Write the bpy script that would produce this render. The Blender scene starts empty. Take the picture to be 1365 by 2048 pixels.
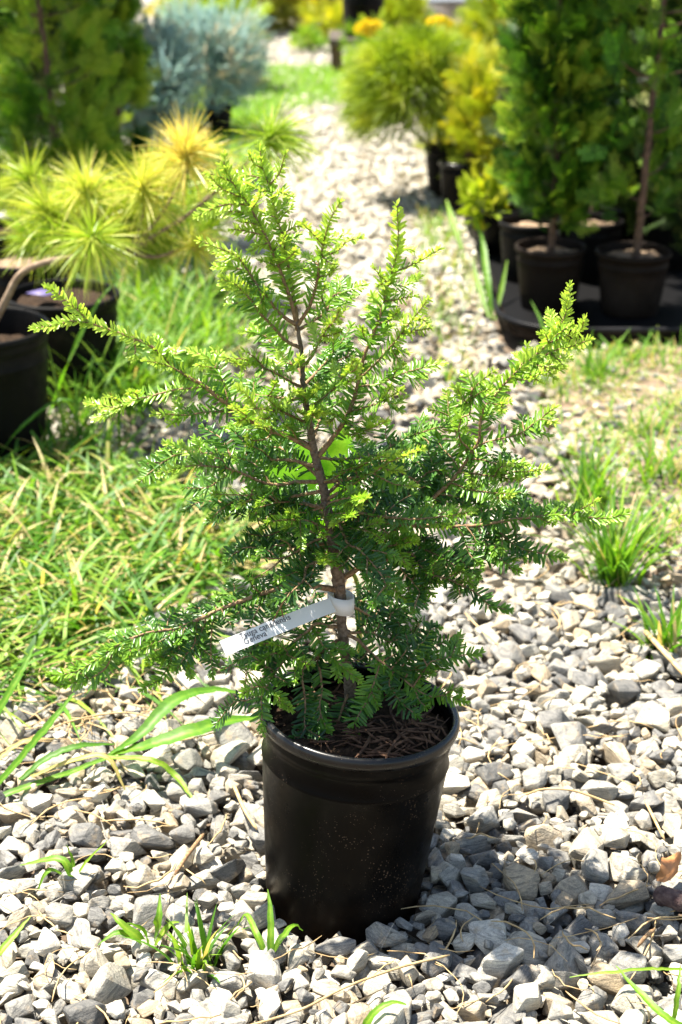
import bpy, bmesh, math, random
import numpy as np
from mathutils import Vector, Matrix

# ------------------------------------------------------------------ camera, sky, sun, exposure
SC = bpy.context.scene
C = SC.collection
F = 3300.0                      # focal length in photograph pixels (photo is 1365 x 2048)
PITCH = math.radians(22.7)
CAM = np.array([-0.02, -1.706, 1.21])
cd = bpy.data.cameras.new('camera')
cam = bpy.data.objects.new('camera', cd); C.objects.link(cam)
cam.location = CAM; cam.rotation_euler = (math.radians(90) - PITCH, 0, 0)
cd.sensor_fit = 'VERTICAL'; cd.sensor_height = 36; cd.lens = 36 * F / 2048
cd.clip_start = 0.05; cd.clip_end = 500
cd.dof.use_dof = True; cd.dof.focus_distance = 1.90; cd.dof.aperture_fstop = 5.6
SC.camera = cam

SUN_EL, SUN_AZ = math.radians(68), math.radians(-60)     # azimuth from +Y towards +X
sdir = Vector((math.sin(SUN_AZ) * math.cos(SUN_EL), math.cos(SUN_AZ) * math.cos(SUN_EL), math.sin(SUN_EL)))
W = bpy.data.worlds.new('World'); SC.world = W; W.use_nodes = True
nt = W.node_tree
sky = nt.nodes.new('ShaderNodeTexSky'); sky.sky_type = 'NISHITA'; sky.sun_disc = False
sky.sun_elevation = SUN_EL; sky.sun_rotation = SUN_AZ
bg = nt.nodes['Background']; wb_ = nt.nodes.new('ShaderNodeMix'); wb_.data_type = 'RGBA'; wb_.blend_type = 'MULTIPLY'
wb_.inputs[0].default_value = 1; wb_.inputs[7].default_value = (1.0, .95, .86, 1); nt.links.new(sky.outputs[0], wb_.inputs[6]); nt.links.new(wb_.outputs[2], bg.inputs[0]); bg.inputs[1].default_value = 0.085
sl = bpy.data.lights.new('sun', 'SUN'); sl.energy = 5.0; sl.angle = math.radians(0.55); sl.color = (1.0, 0.935, 0.82)
so = bpy.data.objects.new('sun', sl); C.objects.link(so)
so.rotation_euler = sdir.to_track_quat('Z', 'Y').to_euler()
SC.view_settings.view_transform = 'Standard'; SC.view_settings.look = 'None'
SC.view_settings.gamma = 1.0; SC.view_settings.exposure = 1.90
SC.cycles.max_bounces = 8; SC.cycles.transparent_max_bounces = 8
SC.cycles.use_denoising = True

rng = np.random.default_rng(7)
random.seed(7)
R = math.radians

# ------------------------------------------------------------------ geometry helpers
def ray(px, py):
    d = np.array([px - 682.5, 0, 0], float)
    up = (1024 - py)
    return np.array([d[0], F * math.cos(PITCH) + up * math.sin(PITCH), -F * math.sin(PITCH) + up * math.cos(PITCH)])
def at(px, py, Y):              # point of the scene at world depth Y
    d = ray(px, py); return CAM + d * ((Y - CAM[1]) / d[1])
def G(px, py, z=0.0):           # point of the ground
    d = ray(px, py); return CAM + d * ((z - CAM[2]) / d[2])
def proj(p):
    v = np.asarray(p) - CAM
    f = v[1] * math.cos(PITCH) - v[2] * math.sin(PITCH); u = v[1] * math.sin(PITCH) + v[2] * math.cos(PITCH)
    return 682.5 + F * v[0] / f, 1024 - F * u / f
def nrm(v):
    v = np.asarray(v, float); n = np.linalg.norm(v, axis=-1, keepdims=True); return v / np.maximum(n, 1e-9)

class MB:
    """collects vertices and faces, builds ONE mesh object"""
    def __init__(s): s.v = []; s.f = []; s.n = 0; s.a = {}
    def add(s, v, faces, **attr):
        v = np.asarray(v, np.float32).reshape(-1, 3)
        for f in (faces if isinstance(faces, list) else [faces]):
            f = np.asarray(f, np.int32)
            if f.size: s.f.append(f + s.n)
        for k in set(list(attr) + list(s.a)):
            if k not in s.a: s.a[k] = [np.zeros((s.n,) if np.ndim(attr[k]) < 2 else (s.n, 3), np.float32)] if s.n else []
            val = attr.get(k, None)
            if val is None: val = np.zeros(len(v)) if s.a[k][0].ndim == 1 else np.zeros((len(v), 3))
            val = np.asarray(val, np.float32)
            if val.ndim == 0: val = np.full(len(v), val, np.float32)
            s.a[k].append(val)
        s.v.append(v); s.n += len(v)
    def build(s, name, mat, parent=None, smooth=True, origin=None):
        V = np.concatenate(s.v) if s.v else np.zeros((0, 3), np.float32)
        if origin is not None: V = V - np.asarray(origin, np.float32)
        me = bpy.data.meshes.new(name)
        loops = np.concatenate([f.ravel() for f in s.f]); tot = np.concatenate([np.full(len(f), f.shape[1], np.int32) for f in s.f])
        st = np.concatenate([[0], np.cumsum(tot)[:-1]]).astype(np.int32)
        me.vertices.add(len(V)); me.vertices.foreach_set('co', V.astype(np.float32).ravel())
        me.loops.add(len(loops)); me.loops.foreach_set('vertex_index', loops.astype(np.int32))
        me.polygons.add(len(tot)); me.polygons.foreach_set('loop_start', st)
        me.update(calc_edges=True); me.validate()
        me.polygons.foreach_set('use_smooth', np.full(len(me.polygons), smooth))
        for k, l in s.a.items():
            arr = np.concatenate(l)
            if arr.ndim == 1:
                at_ = me.attributes.new(k, 'FLOAT', 'POINT'); at_.data.foreach_set('value', arr.astype(np.float32))
            else:
                at_ = me.attributes.new(k, 'FLOAT_VECTOR', 'POINT'); at_.data.foreach_set('vector', arr.astype(np.float32).ravel())
        if mat is not None: me.materials.append(mat)
        o = bpy.data.objects.new(name, me); C.objects.link(o)
        if origin is not None: o.location = [float(q) for q in origin]
        if parent is not None:
            o.parent = parent
            if origin is None: o.location = [-q for q in parent_world(parent)]
        return o

def parent_world(p):
    l = np.zeros(3)
    while p is not None:
        l += np.array(p.location); p = p.parent
    return l

def tag(o, label=None, cat=None, group=None, kind=None):
    if label: o['label'] = label
    if cat: o['category'] = cat
    if group: o['group'] = group
    if kind: o['kind'] = kind
    return o
def thing(name, loc, label, cat, group=None):
    o = bpy.data.objects.new(name, None); C.objects.link(o); o.location = [float(q) for q in loc]; o.empty_display_size = 0.05
    return tag(o, label, cat, group)
def copy_tree(o, parent=None):
    c = o.copy(); C.objects.link(c)
    if parent is not None: c.parent = parent
    for ch in list(o.children): copy_tree(ch, c)
    return c

def lathe(mb, prof, n=64, c=(0, 0, 0), tilt=None, **attr):
    a = np.linspace(0, 2 * np.pi, n, endpoint=False); prof = np.asarray(prof, float)
    V = np.stack([prof[:, None, 0] * np.cos(a), prof[:, None, 0] * np.sin(a), np.repeat(prof[:, 1:2], n, 1)], -1).reshape(-1, 3)
    if tilt is not None: V = V @ np.array(tilt).T
    V = V + np.asarray(c)
    fs = []
    for i in range(len(prof) - 1):
        j = np.arange(n); k = (j + 1) % n
        fs.append(np.stack([i * n + j, i * n + k, (i + 1) * n + k, (i + 1) * n + j], 1))
    mb.add(V, np.concatenate(fs), **attr)

def tube(mb, P, rad, n=8, **attr):
    P = np.asarray(P, float); rad = np.asarray(rad, float)
    T = nrm(np.gradient(P, axis=0)); ref = np.array([0, -1, 0.2]) if abs(T[0][1]) < .8 else np.array([0, 0, 1.0])
    A = nrm(np.cross(T, ref)); B = np.cross(T, A)
    a = np.linspace(0, 2 * np.pi, n, endpoint=False)
    V = P[:, None] + rad[:, None, None] * (A[:, None] * np.cos(a)[None, :, None] + B[:, None] * np.sin(a)[None, :, None])
    m = len(P); fs = []
    for i in range(m - 1):
        j = np.arange(n); k = (j + 1) % n
        fs.append(np.stack([i * n + j, i * n + k, (i + 1) * n + k, (i + 1) * n + j], 1))
    Vf = np.concatenate([V.reshape(-1, 3), P[:1], P[-1:]])
    j = np.arange(n); k = (j + 1) % n
    tri = np.concatenate([np.stack([k, j, np.full(n, m * n)], 1), np.stack([(m - 1) * n + j, (m - 1) * n + k, np.full(n, m * n + 1)], 1)])
    mb.add(Vf, [np.concatenate(fs), tri], **attr)

def smooth_path(P, step):
    """Catmull-Rom resample"""
    P = np.asarray(P, float)
    if len(P) == 2:
        n = max(2, int(np.linalg.norm(P[1] - P[0]) / step) + 1)
        return P[0] + (P[1] - P[0]) * np.linspace(0, 1, n)[:, None]
    Q = np.vstack([2 * P[0] - P[1], P, 2 * P[-1] - P[-2]]); out = []
    for i in range(1, len(Q) - 2):
        p0, p1, p2, p3 = Q[i - 1:i + 3]; n = max(2, int(np.linalg.norm(p2 - p1) / step) + 1)
        t = np.linspace(0, 1, n, endpoint=False)[:, None]
        out.append(.5 * ((2 * p1) + (-p0 + p2) * t + (2 * p0 - 5 * p1 + 4 * p2 - p3) * t ** 2 + (-p0 + 3 * p1 - 3 * p2 + p3) * t ** 3))
    out.append(P[-1:]); return np.concatenate(out)

def frames(D, N):
    """rotation matrices (m,3,3) whose columns are side, direction, normal"""
    D = nrm(D); S = nrm(np.cross(D, N)); N2 = np.cross(S, D); return np.stack([S, D, N2], -1)
def scatter(mb, variants, pos, M, scale, **attr):
    """variants: list of (V, [faces], {attr}); pos (m,3), M (m,3,3), scale (m,)|(m,3); attr: per instance values added to the variant's"""
    m = len(pos); pick = rng.integers(0, len(variants), m); scale = np.asarray(scale, float)
    if scale.ndim == 1: scale = np.repeat(scale[:, None], 3, 1)
    for i, (V, FS, VA) in enumerate(variants):
        idx = np.nonzero(pick == i)[0]
        if not len(idx): continue
        P = np.einsum('mij,mnj->mni', M[idx], V[None] * scale[idx][:, None]) + pos[idx][:, None]
        off = (np.arange(len(idx)) * len(V))[:, None, None]
        fs = [(f[None] + off).reshape(-1, f.shape[1]) for f in FS]
        at_ = {}
        for k, v in attr.items():
            base = VA.get(k, 0)
            at_[k] = (np.zeros((len(idx), len(V))) + np.asarray(v)[idx][:, None] + (base[None] if np.ndim(base) else base)).ravel()
        if 'lc' in VA: at_['lc'] = (VA['lc'][None] * scale[idx][:, None]).reshape(-1, 3)
        mb.add(P.reshape(-1, 3), fs, **at_)

def blades(mb, base, az, L, w, lean, droop, seg=6, tone=None, twist=None):
    """grass blades: (m) arrays"""
    base = np.asarray(base, float); m = len(base)
    t = np.linspace(0, 1, seg + 1)[None, :]
    L, w, lean, droop = [np.broadcast_to(np.asarray(q, float), (m,))[:, None] for q in (L, w, lean, droop)]
    h = L * (lean * t + droop * t ** 2 * .8); z = L * (t * np.sqrt(np.maximum(0.05, 1 - np.minimum(lean, .98) ** 2)) - droop * .75 * t ** 2.2)
    az = np.asarray(az)[:, None]
    Cn = np.stack([h * np.cos(az), h * np.sin(az), z], -1) + base[:, None]
    Cn[..., 2] = np.maximum(Cn[..., 2], base[:, None, 2] - .0 + .002)
    tw = az + np.pi / 2 + (0 if twist is None else np.asarray(twist)[:, None] * (t - .2))
    side = np.stack([np.cos(tw), np.sin(tw), 0.25 * np.sin(tw * 3)], -1)
    ww = w * np.minimum(1, .55 + t * 2) * (1 - t ** 2.2) ** .8 * .5 + .0002
    V = np.stack([Cn - side * ww[..., None], Cn + side * ww[..., None]], 2)      # m, seg+1, 2, 3
    k = np.arange(seg); q = np.stack([2 * k, 2 * k + 1, 2 * k + 3, 2 * k + 2], 1)
    f = (q[None] + (np.arange(m) * (seg + 1) * 2)[:, None, None]).reshape(-1, 4)
    tn = rng.uniform(0, 1, m) if tone is None else np.asarray(tone)
    tv = np.repeat(tn[:, None], (seg + 1) * 2, 1)
    mb.add(V.reshape(-1, 3), f, tone=tv.ravel())

# ------------------------------------------------------------------ materials
def newmat(name):
    m = bpy.data.materials.new(name); m.use_nodes = True
    b = m.node_tree.nodes['Principled BSDF']; return m, m.node_tree, b
def ramp(nt_, stops, interp='LINEAR'):
    r = nt_.nodes.new('ShaderNodeValToRGB'); r.color_ramp.interpolation = interp
    e = r.color_ramp.elements
    while len(e) < len(stops): e.new(0.5)
    for el, (p, c) in zip(e, stops): el.position = p; el.color = (*c, 1)
    return r
def noise(nt_, scale, detail=4, rough=.55, vec=None, dist=0):
    n = nt_.nodes.new('ShaderNodeTexNoise'); n.inputs['Scale'].default_value = scale
    n.inputs['Detail'].default_value = detail; n.inputs['Roughness'].default_value = rough; n.inputs['Distortion'].default_value = dist
    if vec is not None: nt_.links.new(vec, n.inputs['Vector'])
    return n
def math_(nt_, op, a, b=None):
    n = nt_.nodes.new('ShaderNodeMath'); n.operation = op
    for i, q in enumerate((a, b)):
        if q is None: continue
        if isinstance(q, (int, float)): n.inputs[i].default_value = q
        else: nt_.links.new(q, n.inputs[i])
    return n.outputs[0]
def mix(nt_, fac, a, b, mode='MIX'):
    n = nt_.nodes.new('ShaderNodeMix'); n.data_type = 'RGBA'; n.blend_type = mode
    for i, q in ((0, fac), (6, a), (7, b)):
        if isinstance(q, (int, float)): n.inputs[i].default_value = q
        elif isinstance(q, tuple): n.inputs[i].default_value = (*q, 1)
        else: nt_.links.new(q, n.inputs[i])
    return n.outputs[2]
def pos_node(nt_): return nt_.nodes.new('ShaderNodeNewGeometry').outputs['Position']
def bump(nt_, b, h, s, d=.002):
    n = nt_.nodes.new('ShaderNodeBump'); n.inputs['Strength'].default_value = s; n.inputs['Distance'].default_value = d
    nt_.links.new(h, n.inputs['Height']); nt_.links.new(n.outputs[0], b.inputs['Normal'])

def leafmat(name, stops, transl=.35, rough=.45, spec=.5, nscale=60, tboost=1.25):
    m, t, b = newmat(name)
    a = t.nodes.new('ShaderNodeAttribute'); a.attribute_name = 'tone'
    n = noise(t, nscale, 2); off = math_(t, 'MULTIPLY', math_(t, 'SUBTRACT', n.outputs[0], .5), .35)
    f = math_(t, 'ADD', a.outputs['Fac'], off); r = ramp(t, stops); t.links.new(f, r.inputs[0])
    t.links.new(r.outputs[0], b.inputs['Base Color']); b.inputs['Roughness'].default_value = rough
    b.inputs['Specular IOR Level'].default_value = spec
    tr = t.nodes.new('ShaderNodeBsdfTranslucent')
    tc = mix(t, 1.0, r.outputs[0], (tboost, tboost, .6), 'MULTIPLY'); t.links.new(tc, tr.inputs[0])
    ms = t.nodes.new('ShaderNodeMixShader'); ms.inputs[0].default_value = transl
    t.links.new(b.outputs[0], ms.inputs[1]); t.links.new(tr.outputs[0], ms.inputs[2])
    t.links.new(ms.outputs[0], t.nodes['Material Output'].inputs[0]); return m

def plain(name, col, rough=.5, spec=.5, col2=None, scale=30, bumps=0, bscale=200, detail=4):
    m, t, b = newmat(name); p = pos_node(t)
    if col2 is None: b.inputs['Base Color'].default_value = (*col, 1)
    else:
        n = noise(t, scale, detail, vec=p); r = ramp(t, [(.35, col), (.65, col2)]); t.links.new(n.outputs[0], r.inputs[0]); t.links.new(r.outputs[0], b.inputs['Base Color'])
    b.inputs['Roughness'].default_value = rough; b.inputs['Specular IOR Level'].default_value = spec
    if bumps: nb = noise(t, bscale, 5, vec=p); bump(t, b, nb.outputs[0], bumps)
    return m

MAT = {}
MAT['needle'] = leafmat('hemlock_needle', [(0, (.013, .046, .014)), (.3, (.05, .15, .026)), (.55, (.14, .31, .032)), (.8, (.26, .45, .040)), (1, (.44, .60, .085))], .46, .33, .6, 60, 1.05)
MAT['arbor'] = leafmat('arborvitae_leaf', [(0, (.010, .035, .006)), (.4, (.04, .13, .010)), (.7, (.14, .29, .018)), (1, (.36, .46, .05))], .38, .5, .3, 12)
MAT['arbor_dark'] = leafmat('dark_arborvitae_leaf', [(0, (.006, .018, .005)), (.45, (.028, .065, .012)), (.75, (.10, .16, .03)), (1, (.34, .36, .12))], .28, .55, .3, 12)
MAT['thread'] = leafmat('threadleaf', [(0, (.06, .10, .008)), (.5, (.22, .32, .018)), (1, (.46, .49, .04))], .4, .5, .3, 10)
MAT['gold'] = leafmat('gold_leaf', [(0, (.10, .18, .015)), (.5, (.30, .38, .02)), (1, (.60, .52, .03))], .4, .5, .3, 10)
MAT['spruce'] = leafmat('blue_spruce_needle', [(0, (.09, .17, .15)), (.45, (.17, .32, .33)), (.85, (.38, .54, .55)), (1, (.55, .46, .30))], .22, .5, .4, 8)
MAT['pine'] = leafmat('pine_needle', [(0, (.06, .17, .012)), (.4, (.24, .38, .02)), (.7, (.52, .56, .10)), (1, (.74, .60, .18))], .38, .4, .5, 30)
MAT['grass'] = leafmat('grass_blade', [(0, (.02, .085, .008)), (.45, (.09, .235, .012)), (.75, (.24, .37, .03)), (.9, (.42, .34, .12)), (1, (.50, .38, .18))], .45, .5, .4, 20)
MAT['lawn'] = leafmat('lawn_blade', [(0, (.05, .16, .01)), (.6, (.16, .33, .02)), (1, (.34, .42, .05))], .45, .5, .3, 6)
MAT['broadleaf'] = leafmat('broad_leaf', [(0, (.10, .34, .015)), (.6, (.20, .48, .02)), (1, (.34, .60, .04))], .55, .45, .4, 30)
MAT['olive'] = leafmat('olive_shrub_leaf', [(0, (.05, .08, .008)), (.5, (.20, .22, .015)), (1, (.48, .42, .04))], .35, .5, .3, 6)
MAT['flower'] = leafmat('orange_flower', [(0, (.60, .42, .01)), (1, (.80, .66, .03))], .3, .5, .3, 30)
MAT['straw'] = plain('dry_straw', (.55, .40, .20), .6, .3, (.34, .22, .10), 60)
MAT['mulch'] = plain('bark_mulch', (.045, .022, .012), .8, .2, (.13, .07, .04), 90, .5, 400)
MAT['bark'] = plain('grey_brown_bark', (.10, .068, .045), .8, .25, (.22, .165, .12), 260, .8, 500)
MAT['twig'] = plain('tan_twig_bark', (.16, .085, .04), .7, .3, (.32, .21, .11), 300, .4, 600)
MAT['darkbark'] = plain('brown_trunk_bark', (.07, .045, .03), .85, .2, (.15, .09, .06), 60, .6, 200)
MAT['dirt'] = plain('potting_soil', (.012, .008, .006), .95, .1, (.05, .032, .02), 140, 1, 300)
MAT['soil_light'] = plain('light_potting_bark', (.12, .08, .05), .9, .2, (.32, .23, .15), 60, 1, 120)
MAT['floor'] = plain('near_black_plastic', (.0025, .0025, .003), .6, .1)  # even near-black tray floor, darker than the tray rim plastic
MAT['white'] = plain('white_plastic_film', (.78, .80, .84), .5, .5)
_t = MAT['white'].node_tree; _tr = _t.nodes.new('ShaderNodeBsdfTranslucent'); _tr.inputs[0].default_value = (.85, .9, .95, 1); _ms = _t.nodes.new('ShaderNodeMixShader'); _ms.inputs[0].default_value = .6
_t.links.new(_t.nodes['Principled BSDF'].outputs[0], _ms.inputs[1]); _t.links.new(_tr.outputs[0], _ms.inputs[2]); _t.links.new(_ms.outputs[0], _t.nodes['Material Output'].inputs[0])
MAT['ink'] = plain('printed_ink', (.05, .05, .06), .6, .3)
MAT['redbrown'] = plain('dead_leaf', (.30, .12, .04), .6, .3, (.42, .20, .08), 60)
MAT['purple'] = plain('purple_tag', (.10, .08, .20), .5, .4)

def potmat(name, base, speck, rough, dust=.0, spec=.09):
    m, t, b = newmat(name); p = pos_node(t)
    v = t.nodes.new('ShaderNodeTexVoronoi'); v.inputs['Scale'].default_value = 340; t.links.new(p, v.inputs['Vector'])
    big = noise(t, 14, 3, vec=p)
    sz = math_(t, 'MULTIPLY', math_(t, 'SUBTRACT', big.outputs[0], .38), .95)
    rn = math_(t, 'MULTIPLY', v.outputs['Color'], 1.0)
    on = math_(t, 'MULTIPLY', math_(t, 'LESS_THAN', v.outputs['Distance'], math_(t, 'MULTIPLY', sz, 1.25)), math_(t, 'GREATER_THAN', rn, .55))
    n2 = noise(t, 7, 4, vec=p); r2 = ramp(t, [(.45, base), (.8, tuple(q * 2.4 + .003 + dust for q in base))]); t.links.new(n2.outputs[0], r2.inputs[0])
    sp = t.nodes.new('ShaderNodeSeparateXYZ'); t.links.new(p, sp.inputs[0])
    zf = t.nodes.new('ShaderNodeMapRange'); t.links.new(sp.outputs[2], zf.inputs[0]); zf.inputs[1].default_value = .045; zf.inputs[2].default_value = -.01; zf.inputs[3].default_value = 0; zf.inputs[4].default_value = .30
    n3 = noise(t, 60, 5, vec=p)
    dirt = mix(t, math_(t, 'MULTIPLY', zf.outputs[0], n3.outputs[0]), r2.outputs[0], (.10, .06, .035))
    c = mix(t, math_(t, 'MULTIPLY', on, .42), dirt, speck); t.links.new(c, b.inputs['Base Color'])
    n = noise(t, 40, 5, vec=p); rr = ramp(t, [(.3, (rough - .08,) * 3), (.75, (rough + .2,) * 3)]); t.links.new(n.outputs[0], rr.inputs[0]); t.links.new(rr.outputs[0], b.inputs['Roughness'])
    b.inputs['Specular IOR Level'].default_value = spec
    bump(t, b, noise(t, 90, 4, vec=p).outputs[0], .12, .001); return m
MAT['pot'] = potmat('black_pot_plastic', (.0016, .0014, .0013), (.16, .11, .075), .32, 0, .07)
MAT['pot_rim'] = potmat('glossy_rim_plastic', (.004, .004, .0042), (.12, .09, .06), .26, 0, .38)
MAT['pot_old'] = potmat('weathered_pot_plastic', (.004, .0036, .0034), (.08, .06, .05), .5, .002)
MAT['pot_brown'] = potmat('dusty_brown_pot_plastic', (.010, .0065, .0045), (.08, .06, .05), .6, .003)
MAT['tray'] = potmat('black_tray_plastic', (.007, .007, .008), (.08, .06, .05), .36, .002)

def stonemat():
    m, t, b = newmat('crushed_stone')
    lc = t.nodes.new('ShaderNodeAttribute'); lc.attribute_name = 'lc'
    rd = t.nodes.new('ShaderNodeAttribute'); rd.attribute_name = 'rnd'
    ofs = t.nodes.new('ShaderNodeVectorMath'); ofs.operation = 'ADD'
    cmb = t.nodes.new('ShaderNodeCombineXYZ'); s = math_(t, 'MULTIPLY', rd.outputs['Fac'], 37.0)
    for i in range(3): t.links.new(s, cmb.inputs[i])
    t.links.new(lc.outputs['Vector'], ofs.inputs[0]); t.links.new(cmb.outputs[0], ofs.inputs[1])
    base = ramp(t, [(0, (.108, .107, .104)), (.2, (.21, .207, .198)), (.42, (.32, .308, .275)), (.62, (.43, .40, .33)), (.76, (.38, .30, .20)), (.86, (.52, .49, .41)), (1, (.62, .59, .52))])
    t.links.new(rd.outputs['Fac'], base.inputs[0])
    mp = t.nodes.new('ShaderNodeMapping'); mp.inputs['Scale'].default_value = (60, 70, 420); t.links.new(ofs.outputs[0], mp.inputs[0])
    mp.inputs['Rotation'].default_value = (.5, .3, 0)
    st = noise(t, 1, 6, .65, mp.outputs[0], .6); rs = ramp(t, [(.34, (.37, .37, .365)), (.5, (.82, .81, .79)), (.68, (1.24, 1.19, 1.08))]); t.links.new(st.outputs[0], rs.inputs[0])
    c1 = mix(t, .9, base.outputs[0], rs.outputs[0], 'MULTIPLY')
    bl = noise(t, 55, 3, .6, ofs.outputs[0]); rb = ramp(t, [(.56, (0, 0, 0)), (.72, (1, 1, 1))]); t.links.new(bl.outputs[0], rb.inputs[0])
    c2 = mix(t, math_(t, 'MULTIPLY', rb.outputs[0], .5), c1, (.46, .34, .20))
    gr = noise(t, 900, 2, .7, ofs.outputs[0]); rg = ramp(t, [(.35, (.62, .62, .64)), (.6, (1.1, 1.1, 1.1))]); t.links.new(gr.outputs[0], rg.inputs[0])
    c3 = mix(t, .8, c2, rg.outputs[0], 'MULTIPLY'); t.links.new(c3, b.inputs['Base Color'])
    b.inputs['Roughness'].default_value = .75; b.inputs['Specular IOR Level'].default_value = .3
    h = math_(t, 'ADD', math_(t, 'MULTIPLY', st.outputs[0], .6), noise(t, 240, 5, .7, ofs.outputs[0]).outputs[0])
    bump(t, b, h, .75, .0022); return m
MAT['stone'] = stonemat()

def groundmat():
    m, t, b = newmat('ground'); p = pos_node(t)
    v = t.nodes.new('ShaderNodeTexVoronoi'); v.inputs['Scale'].default_value = 34; t.links.new(p, v.inputs['Vector'])
    sx = t.nodes.new('ShaderNodeSeparateColor'); t.links.new(v.outputs['Color'], sx.inputs[0])
    g = ramp(t, [(0, (.42, .39, .34)), (.5, (.56, .52, .45)), (1, (.68, .64, .56))]); t.links.new(sx.outputs[0], g.inputs[0])
    so_ = ramp(t, [(.3, (.055, .037, .024)), (.7, (.16, .115, .075))]); n = noise(t, 18, 6, .65, p); t.links.new(n.outputs[0], so_.inputs[0])
    sp = t.nodes.new('ShaderNodeSeparateXYZ'); t.links.new(p, sp.inputs[0])
    # gravel texture beyond the modelled stones, soil below them
    far = t.nodes.new('ShaderNodeMapRange'); t.links.new(sp.outputs[1], far.inputs[0]); far.inputs[1].default_value = 2.6; far.inputs[2].default_value = 3.6
    xr = t.nodes.new('ShaderNodeMapRange'); t.links.new(sp.outputs[0], xr.inputs[0]); xr.inputs[1].default_value = .75; xr.inputs[2].default_value = .45
    f = math_(t, 'MULTIPLY', far.outputs[0], xr.outputs[0])
    f2 = math_(t, 'MULTIPLY', f, .9)
    t.links.new(mix(t, f2, so_.outputs[0], g.outputs[0]), b.inputs['Base Color']); b.inputs['Roughness'].default_value = .95
    bump(t, b, v.outputs['Distance'], .6, .01); return m
MAT['ground'] = groundmat()

# ------------------------------------------------------------------ ground sheet
mb = MB(); s = 150
xs = np.concatenate([[-s], np.linspace(-6, 6, 60), [s]]); ys = np.concatenate([[-s], np.linspace(-3, 16, 90), [s]])
X, Y = np.meshgrid(xs, ys); Z = -.026 + .006 * np.sin(X * 3.1 + 1) * np.sin(Y * 2.3) - .012
nx = len(xs); i, j = np.meshgrid(np.arange(nx - 1), np.arange(len(ys) - 1)); a = (j * nx + i).ravel()
mb.add(np.stack([X, Y, Z], -1).reshape(-1, 3), np.stack([a, a + 1, a + nx + 1, a + nx], 1))
tag(mb.build('ground', MAT['ground']), 'bare brown soil and fine grit under the gravel', kind='structure')

# ------------------------------------------------------------------ gravel
def stone_variants(n, pts, bev, seed):
    out = []; r = np.random.default_rng(seed)
    for k in range(n):
        bm = bmesh.new()
        u = nrm(r.normal(size=(pts, 3))); u = np.sign(u) * np.abs(u) ** .8
        u *= r.uniform(.72, 1.1, (pts, 1)) * np.array([1, r.uniform(.62, .88), r.uniform(.45, .72)]) * .5
        for p_ in u: bm.verts.new(p_)
        res = bmesh.ops.convex_hull(bm, input=bm.verts)
        loose = [v for v in bm.verts if not v.link_faces]
        if loose: bmesh.ops.delete(bm, geom=loose, context='VERTS')
        bmesh.ops.dissolve_limit(bm, angle_limit=R(17), verts=bm.verts, edges=bm.edges)
        if bev: bmesh.ops.bevel(bm, geom=list(bm.edges), offset=.042, segments=1 if bev == 1 else 2, profile=.6, affect='EDGES')
        bmesh.ops.triangulate(bm, faces=bm.faces)
        bm.verts.ensure_lookup_table()
        V = np.array([v.co[:] for v in bm.verts]); Fc = np.array([[v.index for v in f.verts] for f in bm.faces])
        bm.free()
        V = V / (V[:, 0].max() - V[:, 0].min())
        out.append((V, [Fc], {'lc': V.copy()}))
    return out
HI = stone_variants(44, 15, 2, 11); LO = stone_variants(24, 11, 0, 12)

def rot_stone(m, tilt=.45):
    yaw = rng.uniform(0, 2 * np.pi, m); N = nrm(np.stack([rng.normal(0, tilt, m), rng.normal(0, tilt, m), np.ones(m)], -1))
    D = np.stack([np.cos(yaw), np.sin(yaw), np.zeros(m)], -1)
    fr = frames(D, N); return fr[:, :, [1, 0, 2]]

PR = []            # (x, y, r) footprints of pots the stones keep clear of
def keep(x, y, r): PR.append((x, y, r))
keep(-.020, 0, .097)

def drop(x0, x1, y0, y1, n, smin, smax, cell=.004, tries=4, xr=None):
    nx_, ny_ = int((x1 - x0) / cell) + 1, int((y1 - y0) / cell) + 1
    H = np.full((ny_, nx_), -.038); out = []
    size = smin * (smax / smin) ** (rng.uniform(0, 1, n) ** 1.25); size = -np.sort(-size * rng.uniform(.85, 1.15, n))
    half = n // 2; order = np.concatenate([rng.permutation(half), half + rng.permutation(n - half)])
    for q in order:
        sz = size[q]; best = None; rr = sz * .42; ir = int(rr / cell) + 1
        g = np.mgrid[-ir:ir + 1, -ir:ir + 1] * cell; d2 = (g[0] ** 2 + g[1] ** 2) / rr ** 2; msk = d2 < 1
        for _ in range(tries):
            x = rng.uniform(x0, x1); y = rng.uniform(y0, y1)
            if xr and not (xr(y)[0] < x < xr(y)[1]): continue
            if any((x - a_) ** 2 + (y - b_) ** 2 < (c_ + sz * .38) ** 2 for a_, b_, c_ in PR): continue
            ix, iy = int((x - x0) / cell), int((y - y0) / cell)
            if ix < ir or iy < ir or ix + ir >= nx_ or iy + ir >= ny_: continue
            sub = H[iy - ir:iy + ir + 1, ix - ir:ix + ir + 1]; hh = sub[msk]
            zb = .45 * hh.mean() + .55 * hh.max()
            if best is None or zb < best[0]: best = (zb, x, y, ix, iy)
        if best is None: continue
        zb, x, y, ix, iy = best; th = sz * .58; zc = zb + th * .40
        if zc > .005 + sz * .1: continue
        sub = H[iy - ir:iy + ir + 1, ix - ir:ix + ir + 1]
        top = zc + th * .48 * np.sqrt(np.maximum(0, 1 - d2)); sub[msk] = np.maximum(sub[msk], top[msk])
        out.append((x, y, zc, sz))
    return np.array(out)

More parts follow.
